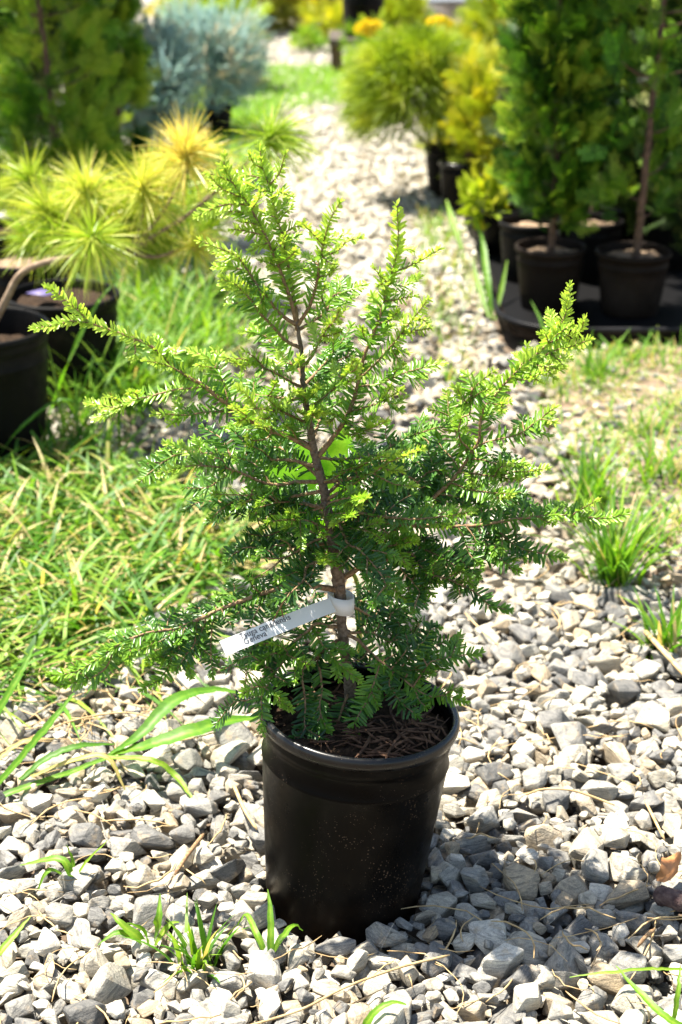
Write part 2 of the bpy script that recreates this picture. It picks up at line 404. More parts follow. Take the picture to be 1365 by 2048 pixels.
gm = MB()
def put(S, variants, tilt=.4, pale=0, pmin=.5):
    m = len(S); sc = S[:, 3:4] * np.stack([np.ones(m), rng.uniform(.8, 1.15, m), rng.uniform(.8, 1.2, m)], -1)
    r_ = rng.beta(1.25, 1.15, m); r_ = r_ + (np.where(r_ < .8, pmin + r_ * .32, r_) - r_) * (rng.uniform(size=m) < pale)
    scatter(gm, variants, S[:, :3], rot_stone(m, tilt), sc, rnd=r_)
S1 = drop(-.72, .80, -.42, .85, 8600, .015, .056); put(S1, HI, .5)
m = 9000; S0 = np.column_stack([rng.uniform(-.7, .8, m), rng.uniform(-.42, .85, m), rng.uniform(-.030, -.012, m), rng.uniform(.005, .014, m)])
S0 = S0[(S0[:, 0] + .02) ** 2 + S0[:, 1] ** 2 > .100 ** 2]; put(S0, LO, .6)
S2 = drop(-1.0, 1.25, .80, 2.75, 9500, .020, .046, .006, 3, lambda y: (-.35 - .27 * (y + 1.0) , (.42 + .22 * (y + 1.2)) if y < 2.25 else .38)); put(S2, LO, .45, .6, .6)
m = 17000; yy = 2.7 + 6.2 * rng.uniform(0, 1, m) ** 1.1
xx = rng.uniform(-1, 1, m) * (.50 + .09 * yy) + .02 * yy - .05
ok = ~((xx > .40) & (yy < 4.2)); xx, yy = xx[ok], yy[ok]; m = len(xx)
S3 = np.stack([xx, yy, rng.uniform(-.028, -.004, m), rng.uniform(.018, .045, m)], -1)
put(S3, LO, .4, .95, .80)
m = 2500; S4 = np.stack([rng.uniform(-1.6, .4, m), rng.uniform(8.6, 10.3, m), rng.uniform(-.028, -.01, m), rng.uniform(.03, .06, m)], -1); put(S4, LO, .4, 1, .85)
tag(gm.build('gravel', MAT['stone'], smooth=False), 'loose pale grey and cream crushed stone covering the ground and path', 'gravel', kind='stuff')

# ------------------------------------------------------------------ nursery pots
def pot_profile(rt, rb, h, lip=.006):
    body = [(0.001, 0), (rb - .004, 0), (rb, .004), (rb + (rt - rb) * .30, h * .30), (rb + (rt - rb) * .62, h * .62), (rb + (rt - rb) * .76, h * .775), (rb + (rt - rb) * .76 + .0012, h * .782), (rb + (rt - rb) * .76, h * .79), (rt - .0075, h * .86), (rt - .0065, h * .885), (rt - .0045, h * .89), (rt - .0035, h * .915), (rt - .003, h - .012)]
    inner = [(rt - .006, h - .006), (rt - .009, h - .03), (rt - .013, h * .6)]
    rim = [(rt - .003, h - .013), (rt + .001, h - .014), (rt + .0025, h - .009), (rt + .002, h - .003), (rt, h), (rt - .003, h + .0012), (rt - .006, h - .001), (rt - .0065, h - .007)]
    return body, rim, inner
def nursery_pot(x, y, rt, rb, h, label, mat, soil, tilt=0, soil_drop=.022, z=-.024, group='black nursery pots', n=72):
    o = thing('nursery_pot', (x, y, z), label, 'plant pot', group)
    T = np.array(Matrix.Rotation(tilt, 3, 'Y'))
    body, rim, inner = pot_profile(rt, rb, h)
    b = MB(); lathe(b, body, n, tilt=T); lathe(b, inner, n, tilt=T); ob = b.build('pot_wall', mat, None); ob.parent = o
    b = MB(); lathe(b, rim, n, tilt=T); ob = b.build('rim', MAT['pot_rim'] if mat is MAT['pot'] else mat, None); ob.parent = o
    rs = rt - .0085; rr = np.linspace(0.001, rs, 16); prof = [(q, h - soil_drop) for q in rr]
    b = MB(); lathe(b, prof[::-1], 40, tilt=T); V = b.v[0]; V[:, 2] += .006 * np.sin(V[:, 0] * 70 + x * 9) * np.sin(V[:, 1] * 83) + rng.normal(0, .0012, len(V))
    ob = b.build('potting_soil', soil, None); ob.parent = o
    return o
TILT = math.atan2(.020, .25)
hero = nursery_pot(-.020, 0, .117, .093, .276, 'large black plastic nursery pot holding the hemlock, dusty and speckled', MAT['pot'], MAT['dirt'], TILT, .026, -.030, 'black nursery pots', 128)
# bark chips on the soil of the hero pot
def chips(n, cx, cy, z, rmax, lo, hi, wlo, whi, xr=(-1, 1), mbx=None):
    b = mbx or MB()
    for _ in range(n):
        for __ in range(30):
            a_ = rng.uniform(0, 6.28); r_ = rmax * math.sqrt(rng.uniform()); x = r_ * math.cos(a_); y = r_ * math.sin(a_)
            if xr[0] < x < xr[1]: break
        L = rng.uniform(lo, hi); w = rng.uniform(wlo, whi); yaw = rng.uniform(0, 6.28); up = rng.uniform(-.15, .25)
        d = np.array([math.cos(yaw), math.sin(yaw), up]); P = np.array([[cx + x, cy + y, z + rng.uniform(0, .008)]]) + (np.linspace(-.5, .5, 5)[:, None]) * d * L
        P[:, 2] += -.02 * L * (np.linspace(-1, 1, 5) ** 2) + rng.normal(0, .0006, 5)
        P[:, :2] += np.array([-d[1], d[0]]) * (rng.uniform(-.12, .12) * L * np.linspace(-1, 1, 5) ** 2)[:, None]
        tube(b, P, w * np.array([.5, .9, 1, .9, .4]), 5)
    return b
b = chips(90, .0, .0, .222, .100, .012, .05, .0007, .0018); b = chips(60, .045, -.035, .226, .06, .02, .06, .0008, .0022, mbx=b)
ob = b.build('bark_mulch', MAT['mulch'], None); ob.location = (.020, 0, .030); ob.parent = hero; ob['kind'] = 'stuff'; ob['label'] = 'brown bark chips and dry needles on the soil'

# ------------------------------------------------------------------ the hemlock
K = 3.4125
TILE = {'A': (380, 280, K), 'B': (60, 540, K), 'C': (420, 620, K), 'D': (640, 390, K), 'E': (820, 580, K), 'F': (860, 900, K),
        'G': (250, 820, K), 'H': (560, 880, K), 'I': (100, 1120, K), 'J': (420, 1150, 3.7917), 'K': (600, 1180, 3.7917), '0': (0, 0, 1)}
TR = [(704, 1412, .047), (703, 1400, .045), (697, 1345, .045), (689, 1290, .043), (684, 1240, .04), (681, 1190, .04), (678, 1160, .04), (673, 1130, .038), (663, 1070, .035), (657, 1026, .035),
      (648, 983, .035), (637, 933, .033), (627, 898, .03), (622, 863, .03), (611, 802, .03), (607, 761, .03), (602, 696, .03), (594, 643, .03)]
# name parent tile end-depth(cm) fresh(px) | zoom points
DATA = '''
L1 T A 0 140|745,1290 700,1130 650,980 600,850 560,750 510,640 450,530 400,440 340,360 290,280 240,190 235,110
. L1 A -3 50|370,390 230,340 150,260
. L1 A -2 60|410,430 300,440 200,450 60,515
. L1 A 1 20|450,525 330,490 190,490
. L1 A -1 25|505,660 400,625 300,610
. L1 A 2 15|520,700 450,730
. L1 A -3 40|440,460 470,400 480,360
. L1 A 3 30|520,660 560,600 590,560
. L1 A -2 20|570,760 620,720 650,650
. L1 A 2 45|330,340 240,320 160,310
. L1 A -2 45|300,290 200,250 130,230
. L1 A 3 30|350,370 380,310 370,260
. L1 A -2 20|480,600 430,570 360,560
. L1 A 3 30|390,420 330,380 280,420
. L1 A -3 20|600,850 680,800 720,760
L2 T A 3 140|740,1270 705,1050 660,800 640,680 600,560 575,450 540,310 500,210 485,130 480,50
. L2 A 1 30|500,280 400,240 300,230
. L2 A -2 50|540,310 610,230 650,100
. L2 A 2 30|575,480 640,450 690,390
. L2 A -1 25|630,660 700,600 750,590
. L2 A 2 15|590,530 500,490
. L2 A -2 20|545,370 470,330 400,310
. L2 A 2 30|520,270 560,200 590,190
. L2 A -3 20|560,400 620,360 680,380
. L2 A 3 20|640,700 690,680 740,660
. L2 A -2 40|490,200 440,160 410,110
R3 T A -4 90|760,1270 820,1130 870,960 885,850 905,740 930,640 960,540 1010,450 1020,430
. R3 A -3 40|900,720 840,640 770,570
. R3 A -2 50|915,800 1000,760 1080,690 1160,670
. R3 A 2 20|885,860 820,810 790,790
. R3 A -2 20|890,940 950,920 990,880
. R3 A 2 25|930,690 1010,670 1060,640
. R3 A 3 15|870,960 790,890 720,860
. R3 A -2 25|900,780 940,830 990,850
R4 T A 7 25|760,1290 850,1230 930,1170 970,1070 1080,1030 1185,990
. R4 A 2 15|950,1130 1040,1110 1100,1080
. R4 A -2 10|930,1160 900,1070 920,1000
. R4 A 3 10|1000,1060 1030,990 1010,950
R5 T C -6 60|640,400 700,310 760,190 830,90 920,5
. R5 C -2 40|770,180 830,170 895,150
. R5 C 2 30|740,240 720,160 690,110
. R5 C -3 35|800,130 860,60 880,10
R6 T C 8 10|650,500 770,380 880,240 965,110
. R6 C 2 5|870,260 950,260
. R6 C -2 5|840,290 840,210
R7 T C -8 40|690,680 780,600 900,480 985,345
. R7 C -2 30|900,480 960,490 1000,470
. R7 C 2 25|900,470 860,420 850,370
. R7 C -2 25|930,430 990,410 1010,370
LA T A -2 80|710,1285 610,1180 520,1060 440,960 380,870 320,790 200,740 80,690
. LA A 1 30|400,910 300,870 180,865
. LA A -3 15|470,1010 400,980 300,980 230,940
. LA A 2 20|330,800 250,800 190,770
. LA A -3 10|430,960 480,1030 490,1130
LB T C -4 45|600,270 520,210 420,100 340,20 290,-60 180,-170 90,-210
. LB A 2 10|430,1130 350,1110 270,1120
. LB A -2 10|450,1140 500,1090 510,1030
. LB A 2 25|360,1040 290,1010 230,990
R1 T C 0 130|750,985 850,860 930,740 980,620 1020,470 1050,330 1100,200 1122,145 1148,80 1183,-30 1209,-146 1243,-250 1284,-453 1284,-600 1278,-710
. R1 D -2 30|480,610 420,560 370,500
. R1 D -3 55|510,540 600,490 720,430 815,370
. R1 D 2 30|490,600 580,620 670,560
. R1 D -2 35|450,730 540,710 640,690
. R1 D 2 25|430,790 380,720 360,690
. R1 D -2 25|400,880 470,860 530,800
. R1 D 2 25|360,960 430,940 480,900
. R1 D -3 15|345,1000 300,960 290,920
. R1 D 2 40|545,400 600,370 640,380
. R1 D -3 20|470,660 430,610 400,620
. R1 D 3 15|420,820 350,800 330,770
RB R1 D -6 90|270,1260 330,1200 410,1120 470,1050 530,980 600,890 680,790 735,715
. RB D -2 40|560,950 640,930 750,910
. RB D 1 15|480,1050 520,1100 540,1150
. RB D 2 40|600,890 560,860 530,820
. RB D -2 40|640,850 700,850 740,880
. RB D 2 20|500,1010 540,1060 590,1080
RC R1 D 5 35|250,1300 400,1290 560,1220 700,1180 835,1150
. RC D 2 15|600,1240 680,1250 710,1240
. RC D -2 10|500,1250 520,1200 560,1170
RD R1 C -5 40|960,700 1080,660 1190,620 1300,550
. RD C 2 35|1190,620 1270,640 1330,600
. RD C -2 30|1150,640 1200,580 1230,530
. RD C 2 25|1210,610 1250,670 1300,680
RE R1 C -6 45|930,760 1040,820 1140,790 1195,765
. RE C -2 35|1040,820 980,850 930,850
. RE C 2 30|1060,810 1090,760 1130,740
. RE C -2 25|1000,800 1020,860 1060,890
RF R1 C -7 30|930,750 860,720 780,700 730,690
. RF C -1 25|860,720 830,760 800,770
CA T C -7 45|660,640 650,600 620,570 590,555
CB T C -8 45|670,760 690,730 700,690
. CB C -2 40|680,750 640,720 610,700
. CB C -1 40|690,720 740,700 790,700
CC T C -6 25|640,400 600,370 610,330
CD T C -6 25|650,580 700,560 740,540
M1 T C -5 50|610,520 500,460 380,400 250,340 110,330
. M1 C -2 40|380,400 300,320 240,280
. M1 C 2 30|430,420 470,360 480,300
. M1 C -2 45|300,360 220,380 170,360
M2 T C 5 40|570,610 420,590 320,580 200,545 90,520
. M2 C 4 10|320,580 240,520 200,450
. M2 C -2 15|400,590 430,540 450,500
. M2 C 2 10|300,570 300,500 330,440
M3 T C -9 50|640,760 500,700 390,680 270,670
. M3 C -2 40|500,710 440,650 410,620
. M3 C -2 40|440,690 400,740 340,740
. M3 C 2 35|540,720 520,650 540,610
M4 T C -4 230|690,940 540,860 430,830 290,760 200,700 140,660 60,600 0,550 -76,495 -153,455 -257,375 -337,305 -410,240 -530,190 -650,145 -810,90 -890,10 -1000,-80 -1100,-155
. M4 B -2 100|420,370 280,350 150,380 40,400
. M4 B -3 45|1090,720 960,660 800,620
. M4 B 2 25|960,600 1000,560 980,540
. M4 B -1 10|700,480 720,560 700,590
. M4 B 2 20|900,570 880,500 860,470
ME M4 B 3 75|1200,800 1060,810 940,830 830,860 740,880 660,910 590,940 400,905
. ME B -1 40|640,920 570,870 540,870
. ME B 2 45|600,950 520,980 445,1020
. ME B -2 30|740,880 720,840 690,840
MF M4 B -3 45|1360,965 1200,970 1070,990 960,985 860,985
. MF B 2 20|1080,985 1020,930 1010,900
. MF B -1 20|1040,995 1000,1030 970,1050
MG M4 B 4 45|1350,880 1310,740 1270,660 1210,600 1100,550
. MG B 2 30|1270,660 1290,590 1270,550
. MG B -2 30|1270,670 1200,660 1150,650
MH M4 C -5 45|290,760 220,700 160,660
. MH C -1 40|260,730 220,750 200,760
MI M4 C -3 20|430,830 380,880 290,890 260,870
MJ M4 C 3 10|430,830 380,770 290,790
MK M4 C -3 25|480,840 430,800 380,800 330,790
. M4 C 4 15|560,870 540,800 560,760
. M4 C -4 10|600,890 560,820 520,790
. M4 C 4 10|520,850 580,820 620,770
M5 T G 4 30|1280,380 1150,345 1000,340 880,350 740,320 640,300 500,290 380,260 290,230
. M5 G -3 10|500,290 370,300 300,330 230,380 110,480
. M5 G 3 5|840,340 820,230 740,140
. M5 G 3 5|730,310 680,230 640,180 540,120
. M5 G -2 10|1000,340 940,280 850,240
. M5 G 2 10|900,350 880,280 910,220
. M5 G 2 20|350,290 290,290 240,290
. M5 G -2 5|300,340 230,420 180,480
. M5 G 3 5|640,300 600,230 560,200
M6 T G -7 50|1300,490 1180,490 1050,510 950,495 840,450 740,410 640,390 500,380 400,390 250,430
. M6 G -2 45|950,500 920,550 860,580 750,580 620,575
. M6 G 2 20|1000,490 920,400 830,340 720,320
. M6 G 2 40|540,375 470,320 400,260
. M6 G 3 5|740,430 640,480 560,530 410,530
. M6 G -3 20|900,560 960,600 920,640
. M6 G -2 30|860,575 850,610 800,640
. M6 G 3 10|1050,510 1010,560 1060,640
. M6 G -1 10|700,400 660,340 600,320
. M6 G 3 10|850,450 880,400 860,350
M7 T G 6 8|1310,560 1100,600 900,620 760,640 700,660 640,720 565,765
. M7 G -2 5|720,650 760,700 800,720
. M7 G 2 5|900,620 860,670 880,720
. M7 G -2 20|880,640 900,720 930,820
. M7 G 3 5|1050,610 1000,680 960,720
. M7 G 3 5|1150,600 1080,540 980,530
M8 T G 2 5|1340,670 1220,700 1120,680 1060,640
M8b T G -9 60|1385,820 1250,760 1100,750 980,765
. M8b G -2 40|1300,790 1330,830 1365,850
. M8b G 2 35|1150,755 1120,800 1080,810
. M8b G -2 30|1200,750 1160,710 1120,700
M9 T G 4 5|1365,860 1150,800 1000,850 880,890 735,950
. M9 G 2 5|1100,820 1050,760 960,740
. M9 G 2 0|1000,850 960,920 900,960
. M9 G 2 0|1200,810 1150,870 1100,930
. M9 G -2 0|950,870 880,850 840,850
MA T G -5 10|1385,860 1300,890 1200,950 1080,1010 930,1010
. MA G -2 35|1080,1010 1000,1080 880,1150
. MA G 2 5|1200,950 1200,1040 1230,1100
. MA G -2 5|1150,980 1110,910 1060,880
. MA G 2 20|1040,1010 980,960 920,960
. MA G 2 0|1260,910 1290,990 1310,1060
MB T G 2 0|1400,960 1250,1040 1160,1080 1060,1130
. MB G 2 0|1250,1040 1190,1120 1160,1170
. MB G 2 0|1300,1010 1250,940 1180,900
. MB G -2 0|1160,1080 1160,1150 1120,1210
LL T I -9 110|1960,205 1690,165 1550,200 1365,260 1230,310 1130,350 1050,390 960,430 860,470 700,490 570,530 450,590 380,640 300,690 180,760 10,790
. LL I -2 40|440,600 380,740 240,820 80,850
. LL I 2 30|560,540 480,520 400,500
. LL I -2 30|570,540 550,610 540,690
. LL I -2 35|740,480 700,570 600,620
. LL I 2 5|800,470 810,400 860,350
. LL I 2 5|960,440 920,380 910,350
. LL I -2 0|890,480 880,600 820,680
. LL I -3 35|830,670 760,800 640,880
. LL I -1 25|820,680 760,660 680,680
. LL I -3 10|1000,430 990,560 930,650 870,740
. LL I -3 25|1060,420 1000,580 950,700 960,790
. LL I -3 10|1110,400 1100,600 1110,780
. LL I -2 0|1180,340 1200,400 1240,440
. LL I 3 20|1130,350 1140,290 1130,250
. LL I 3 0|1250,300 1260,200 1250,150
. LL I 2 0|700,490 660,430 650,410
. LL I -2 20|1000,560 1080,640 1180,680
. LL G -2 0|930,1265 870,1200 840,1130
. LL G 2 0|1040,1240 1050,1180 1000,1140
. LL J -2 0|510,120 500,200 490,330
. LL J -3 0|450,140 350,290 300,390
. LL J -2 0|600,80 640,150 650,200
. LL J 2 5|560,100 580,160 590,200
. LL J -1 0|300,190 250,250 200,300
. LL J 2 0|380,160 420,90 380,50
. LL I -2 5|860,470 780,540 740,560
. LL I 2 10|1050,390 1020,330 970,320
. LL I -2 10|930,450 900,520 880,560
. LL I 1 15|480,580 420,620 380,600
F1 T J -9 20|970,390 900,390 810,370 740,430 650,500 590,590 540,680 480,760 430,850 395,920 395,1050 400,1185
. F1 J -2 35|430,860 510,920 605,1010
. F1 J -3 35|600,610 690,650 760,680
. F1 J -2 35|690,650 650,720 645,800
. F1 J -2 30|540,600 470,600 350,690
. F1 J 2 35|560,600 500,550 440,540
. F1 J -2 20|430,850 350,850 250,900
. F1 J -1 25|600,600 560,550 480,520
. F1 J -2 0|480,760 540,790 590,820
. F1 J 2 25|350,660 290,700 270,830
. F1 J 3 0|395,920 290,950 180,970 40,1140
. F1 J 3 5|540,680 430,640 330,600 230,640 120,710
. F1 J -1 0|650,500 680,560 710,600
. F1 J 3 0|700,460 620,430 540,440
. F1 J 2 0|320,610 320,560 420,490
F2 F1 J -4 60|780,380 830,490 900,580 980,670 1060,740 1135,800
. F2 J -1 30|980,670 960,740 980,780
. F2 J 1 15|850,520 820,580 830,620
F3 T J -7 25|960,500 880,560 820,640 840,750 850,870 835,990 860,1110 905,1175
. F3 J -1 15|840,980 800,1060 760,1090
. F3 J -1 15|850,1060 800,1140 780,1200
F4 T J -8 5|960,510 850,600 740,680 700,770 715,880 725,1000 720,1140 770,1190 855,1240
. F4 J -1 0|720,1150 690,1220 640,1230
. F4 J 1 0|715,900 760,980 770,1040
F5 T K -5 20|360,320 440,380 520,460 600,530 690,600 790,680 880,750 1000,810 1100,800 1250,850
. F5 K -5 35|600,540 570,680 510,840 440,960 410,1060 400,1190
. F5 K 3 25|620,540 690,505 790,460 880,430 1030,410 1190,390
. F5 K 2 25|790,680 850,600 1000,540 1200,500 1365,480
. F5 K 2 0|850,720 880,640 900,580
. F5 K -2 0|700,620 680,700 690,760
. F5 K -2 5|880,760 900,830 950,880
. F5 K -1 20|1100,800 1150,760 1220,770
. F5 K 2 0|800,470 820,390 800,330
. F5 K 2 0|900,430 960,360 1000,270
. F5 K -2 0|520,460 470,520 400,540
. F5 K 1 10|440,950 360,980 290,1020
. F5 K 2 15|1000,540 1060,600 1000,640
F6 T K 5 5|380,325 520,320 620,360 700,390 850,340 950,310 1050,290
. F6 K 2 0|560,330 600,260 560,190
. F6 K 2 0|700,390 760,300 740,230
. F6 K -1 0|850,340 900,270 890,240
F7 T K 7 0|340,100 390,120 480,170 580,230 650,280 720,270 790,190 890,170
. F7 K 2 0|650,270 690,180 640,90 590,50
. F7 K -2 0|520,190 500,260 450,290
. F7 K 2 0|560,220 600,150 580,110
. F7 K 2 0|720,270 760,150 780,110
F8 F5 K -2 10|700,720 750,830 800,880 890,950
F9 T K -8 0|370,760 330,880 290,1000 260,1090 330,1170 380,1220
. F9 K -1 10|290,1000 240,1080 170,1150
RG T H 5 170|455,930 540,860 760,640 980,470 1065,380 1180,270 1290,120 1352,13 1363,-41 1373,-153 1403,-231 1463,-300 1554,-403 1634,-483 1714,-553 1814,-643 1884,-723 1944,-843 1964,-943 1979,-1053
. RG E -2 50|970,380 1080,310 1160,280 1190,205
. RG E -3 55|910,450 1000,410 1120,380 1225,340
. RG E 2 35|850,500 950,510 1080,460
. RG E -2 30|730,610 800,610 900,570
. RG E 2 30|740,580 790,460 800,385
. RG E -2 30|960,380 930,310 900,300
. RG E 2 35|1010,300 960,260 950,230
. RG E -2 35|1000,330 1070,260 1110,240
. RG E 3 20|600,720 560,650 590,600
. RG E -2 30|550,790 620,780 680,760
. RG E 2 20|790,550 770,490 730,450
. RG E -2 35|850,510 910,520 1020,540
. RG E 3 10|490,870 540,850 600,850
. RG E -2 30|800,540 840,600 880,620
RH RG E -4 25|410,1100 340,1010 350,880 410,840 420,700 480,630 565,560
. RH E 2 15|430,690 410,600 375,575
. RH E -2 20|420,750 480,700 540,680
. RH E -2 20|415,790 360,740 330,680
. RH E 2 15|430,720 490,740 560,700
RI RG E 4 15|340,1060 310,960 270,860 260,760 250,700
. RI E -2 15|270,860 200,830 150,820
. RI E 2 15|270,850 310,800 370,780
RJ T C 4 5|760,1010 850,1020 1000,1010 1140,990 1240,930 1365,860
. RJ E 1 50|0,1000 130,960 240,930 385,830
. RJ E 2 30|230,930 300,960 290,930
. RJ C 2 5|1240,930 1200,860 1210,780
. RJ C -2 0|1200,960 1280,980 1340,950
. RJ C 2 0|1100,1000 1050,940 1000,910
. RJ E 2 5|80,970 60,900 100,880
RK RG E -3 20|430,1070 520,1040 640,1010 750,980 850,910 985,805
. RK E 1 30|780,970 860,970 945,1000
. RK E 2 5|780,960 770,900 780,870
. RK E -1 15|860,910 900,930 950,900
RL RG E -5 25|400,1155 500,1160 600,1190 700,1180 800,1195
. RL E 2 5|600,1190 620,1130 640,1110
. RL E 2 5|680,1180 720,1150 760,1170
RM RG E -7 50|330,1250 450,1255 580,1270 720,1240 800,1240 925,1220
. RM E -2 35|580,1270 620,1210 680,1200
. RM E -2 35|590,1270 680,1290 730,1290
. RM E 2 15|760,1240 800,1280 850,1250
RN RG F -7 30|150,240 280,270 420,290 555,300
. RN F 2 15|280,270 350,240 440,220
. RN F -2 20|420,290 480,330 540,320
RO RG F 4 5|60,300 300,340 480,330 600,350 720,390
. RO F 2 5|480,330 560,290 630,280
. RO F -2 0|300,340 330,400 320,460
. RO F -2 0|420,330 440,400 500,430
. RO F 2 0|560,340 620,320 680,350
RP RG E 5 0|340,1240 270,1130 150,1080 60,1050
. RP E 2 0|270,1130 210,1060 190,990
. RP E -2 0|200,1100 120,1160 40,1180
. RP E 2 0|150,1080 110,1020 40,1000
RQ RG E 5 0|300,1290 180,1240 80,1230 0,1250
. RQ E -2 0|180,1240 130,1310 60,1340
. RQ E 2 0|200,1250 170,1170 110,1120
RT T F -3 110|-640,440 -300,500 0,520 180,520 330,515 450,495 600,470 740,455 850,440 930,445 1080,460 1200,465 1345,435
. RT F -2 35|960,445 1040,400 1135,350
. RT F 2 35|740,450 800,390 885,365
. RT F -2 30|740,460 800,490 850,500
. RT F 1 25|1080,460 1130,500 1180,510
. RT F 2 30|1000,450 980,410 1010,380
. RT F -3 20|330,530 370,620 430,700 500,760 600,825
. RT F -2 25|430,520 520,600 600,660 700,690 905,735
. RT F -4 15|190,530 240,620 270,710 350,790
. RT F 2 10|450,490 500,430 570,400
. RT F 2 5|600,470 640,410 700,390
. RT F -2 10|250,520 300,590 320,640
. RT F 2 25|850,440 880,400 930,390
. RT F 2 5|330,510 360,440 340,400
. RT F -2 10|430,700 380,740 330,740
. RT F -2 10|600,660 610,720 640,740
. RT F -1 20|500,760 540,740 570,750
RU T H -9 50|330,520 500,490 600,510 700,525 820,535 920,540 1050,530 1200,510 1310,490
. RU H -2 30|1000,540 1080,565 1140,585
. RU H -2 40|670,570 750,650 830,680 915,690
. RU H 3 5|630,500 690,390 730,320
. RU H 3 10|700,515 800,430 910,370
. RU H 2 35|920,540 1000,490 1050,450
. RU H -1 20|820,535 850,600 890,640
. RU H 2 20|1050,530 1120,490 1180,480
. RU H -1 5|600,515 640,580 630,640
RV T H -7 30|380,700 540,725 660,735 760,720 905,695
. RV H -2 35|740,740 820,790 860,850
. RV H -1 35|780,720 840,680 890,660
. RV H -2 10|600,730 640,800 690,840
. RV H 2 0|540,720 520,800 560,870
. RV H -2 5|460,715 470,800 430,860
RW T H -8 40|380,620 480,605 560,610 660,650 690,680
. RW H 2 5|480,605 520,560 600,540
RX T H -4 35|450,930 560,870 680,840 880,770 960,860 1050,920 1170,960 1300,1020 1365,1060 1430,1130 1560,1160
. RX H -2 35|1130,950 1230,900 1290,940
. RX H -2 0|1050,920 1040,860 1080,820
. RX H -3 5|830,790 830,880 900,960 950,1030 990,1125
. RX H -3 30|700,840 740,960 800,1040 870,1090
. RX H -2 20|900,960 880,1040 900,1110
. RX H 2 0|1200,970 1230,1050 1210,1090
. RX H -1 30|990,900 1010,970 1080,980
. RX H -2 15|950,1020 1000,1010 1040,1060
. RX H 2 0|640,860 620,930 680,990
. RX H 2 0|780,820 760,900 790,950
. RX H -2 25|1200,970 1280,960 1320,1000
RY T H 4 0|455,930 600,830 800,720 930,690 1010,770 1080,830 1200,860 1330,930
. RY H 2 0|1010,770 1060,730 1130,770
. RY H 2 0|1080,830 1100,900 1150,930
. RY H -2 0|930,700 990,660 1060,680
. RY H 2 0|1200,860 1250,800 1300,790
RZ T H -8 20|310,300 380,250 480,200 560,170 640,130 720,110
. RZ H -1 10|480,200 500,140 560,110
. RZ H -1 10|400,250 430,200 420,150
SA T H -11 70|340,410 440,340 540,270 640,220 750,150 850,110 965,65
. SA H -1 45|700,190 760,210 820,210
. SA H -2 15|640,230 780,300 915,315
. SA H 1 30|750,150 740,110 790,90
. SA H -1 20|540,270 520,210 560,180
SB T H -13 60|340,430 450,400 590,400
. SB H -1 50|450,400 470,440 540,450
. SB H 1 40|470,400 500,350 560,350
SC T H -12 50|345,520 420,500 495,520
. SC H -1 40|400,500 390,550 370,570
SD T H 3 5|600,240 700,180 900,260 960,330 1000,430
. SD H 2 0|900,260 860,200 850,160
. SD H 2 0|930,300 990,240 1040,180 1010,60
. SD H 2 0|960,330 1050,290 1100,240
. SD H -2 0|700,210 720,280 700,360
SE T H 4 0|350,560 480,560 640,450 760,440 860,400 960,390
. SE H 2 0|640,450 600,380 640,310
. SE H 2 0|760,440 800,350 790,300
. SE H -2 0|560,500 570,420 540,370
SF T H -11 40|365,830 340,820 320,780 290,840
. SF H -1 35|350,830 390,850 430,840
'''
hem = thing('hemlock_sapling', at(703, 1402, .045), 'young hemlock tree with yellow green tips growing in the large front pot', 'tree')
hloc = np.array(hem.location)
PX = 1.95 / F
BR = {}
def sample_px(P3): return np.array([proj(p) for p in P3])
tp = smooth_path([at(*q) for q in TR], .006)
BR['T'] = dict(P=tp, px=sample_px(tp), limb='T')
order = []
cur = 0
for line in DATA.strip().splitlines():
    head, pts = line.split('|'); nm, par, tile, de, fr = head.split()
    if nm == '.': cur += 1; nm = f'_{cur}'
    ox, oy, k = TILE[tile]
    q = np.array([[ox + float(p.split(',')[0]) / k, oy + float(p.split(',')[1]) / k] for p in pts.split()])
    B = BR[par]; dd = np.linalg.norm(B['px'] - q[0], axis=1); i0 = int(dd.argmin()); st = B['P'][i0]
    y0 = st[1]; cum = np.concatenate([[0], np.cumsum(np.linalg.norm(np.diff(q, axis=0), axis=1))]); tt = cum / max(cum[-1], 1)
    first = [] if dd[i0] > 9 else [0]
    P3 = [st] + [at(q[i][0], q[i][1], y0 + float(de) * .01 * tt[i] * (1 if de[0] == '-' else 1.2)) for i in range(len(q)) if i not in first]
    P = smooth_path(P3, .0022)
    limb = nm if par == 'T' else B['limb']
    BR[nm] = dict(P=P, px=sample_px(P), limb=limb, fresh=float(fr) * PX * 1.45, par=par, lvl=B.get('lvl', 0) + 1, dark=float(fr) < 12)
    order.append(nm)
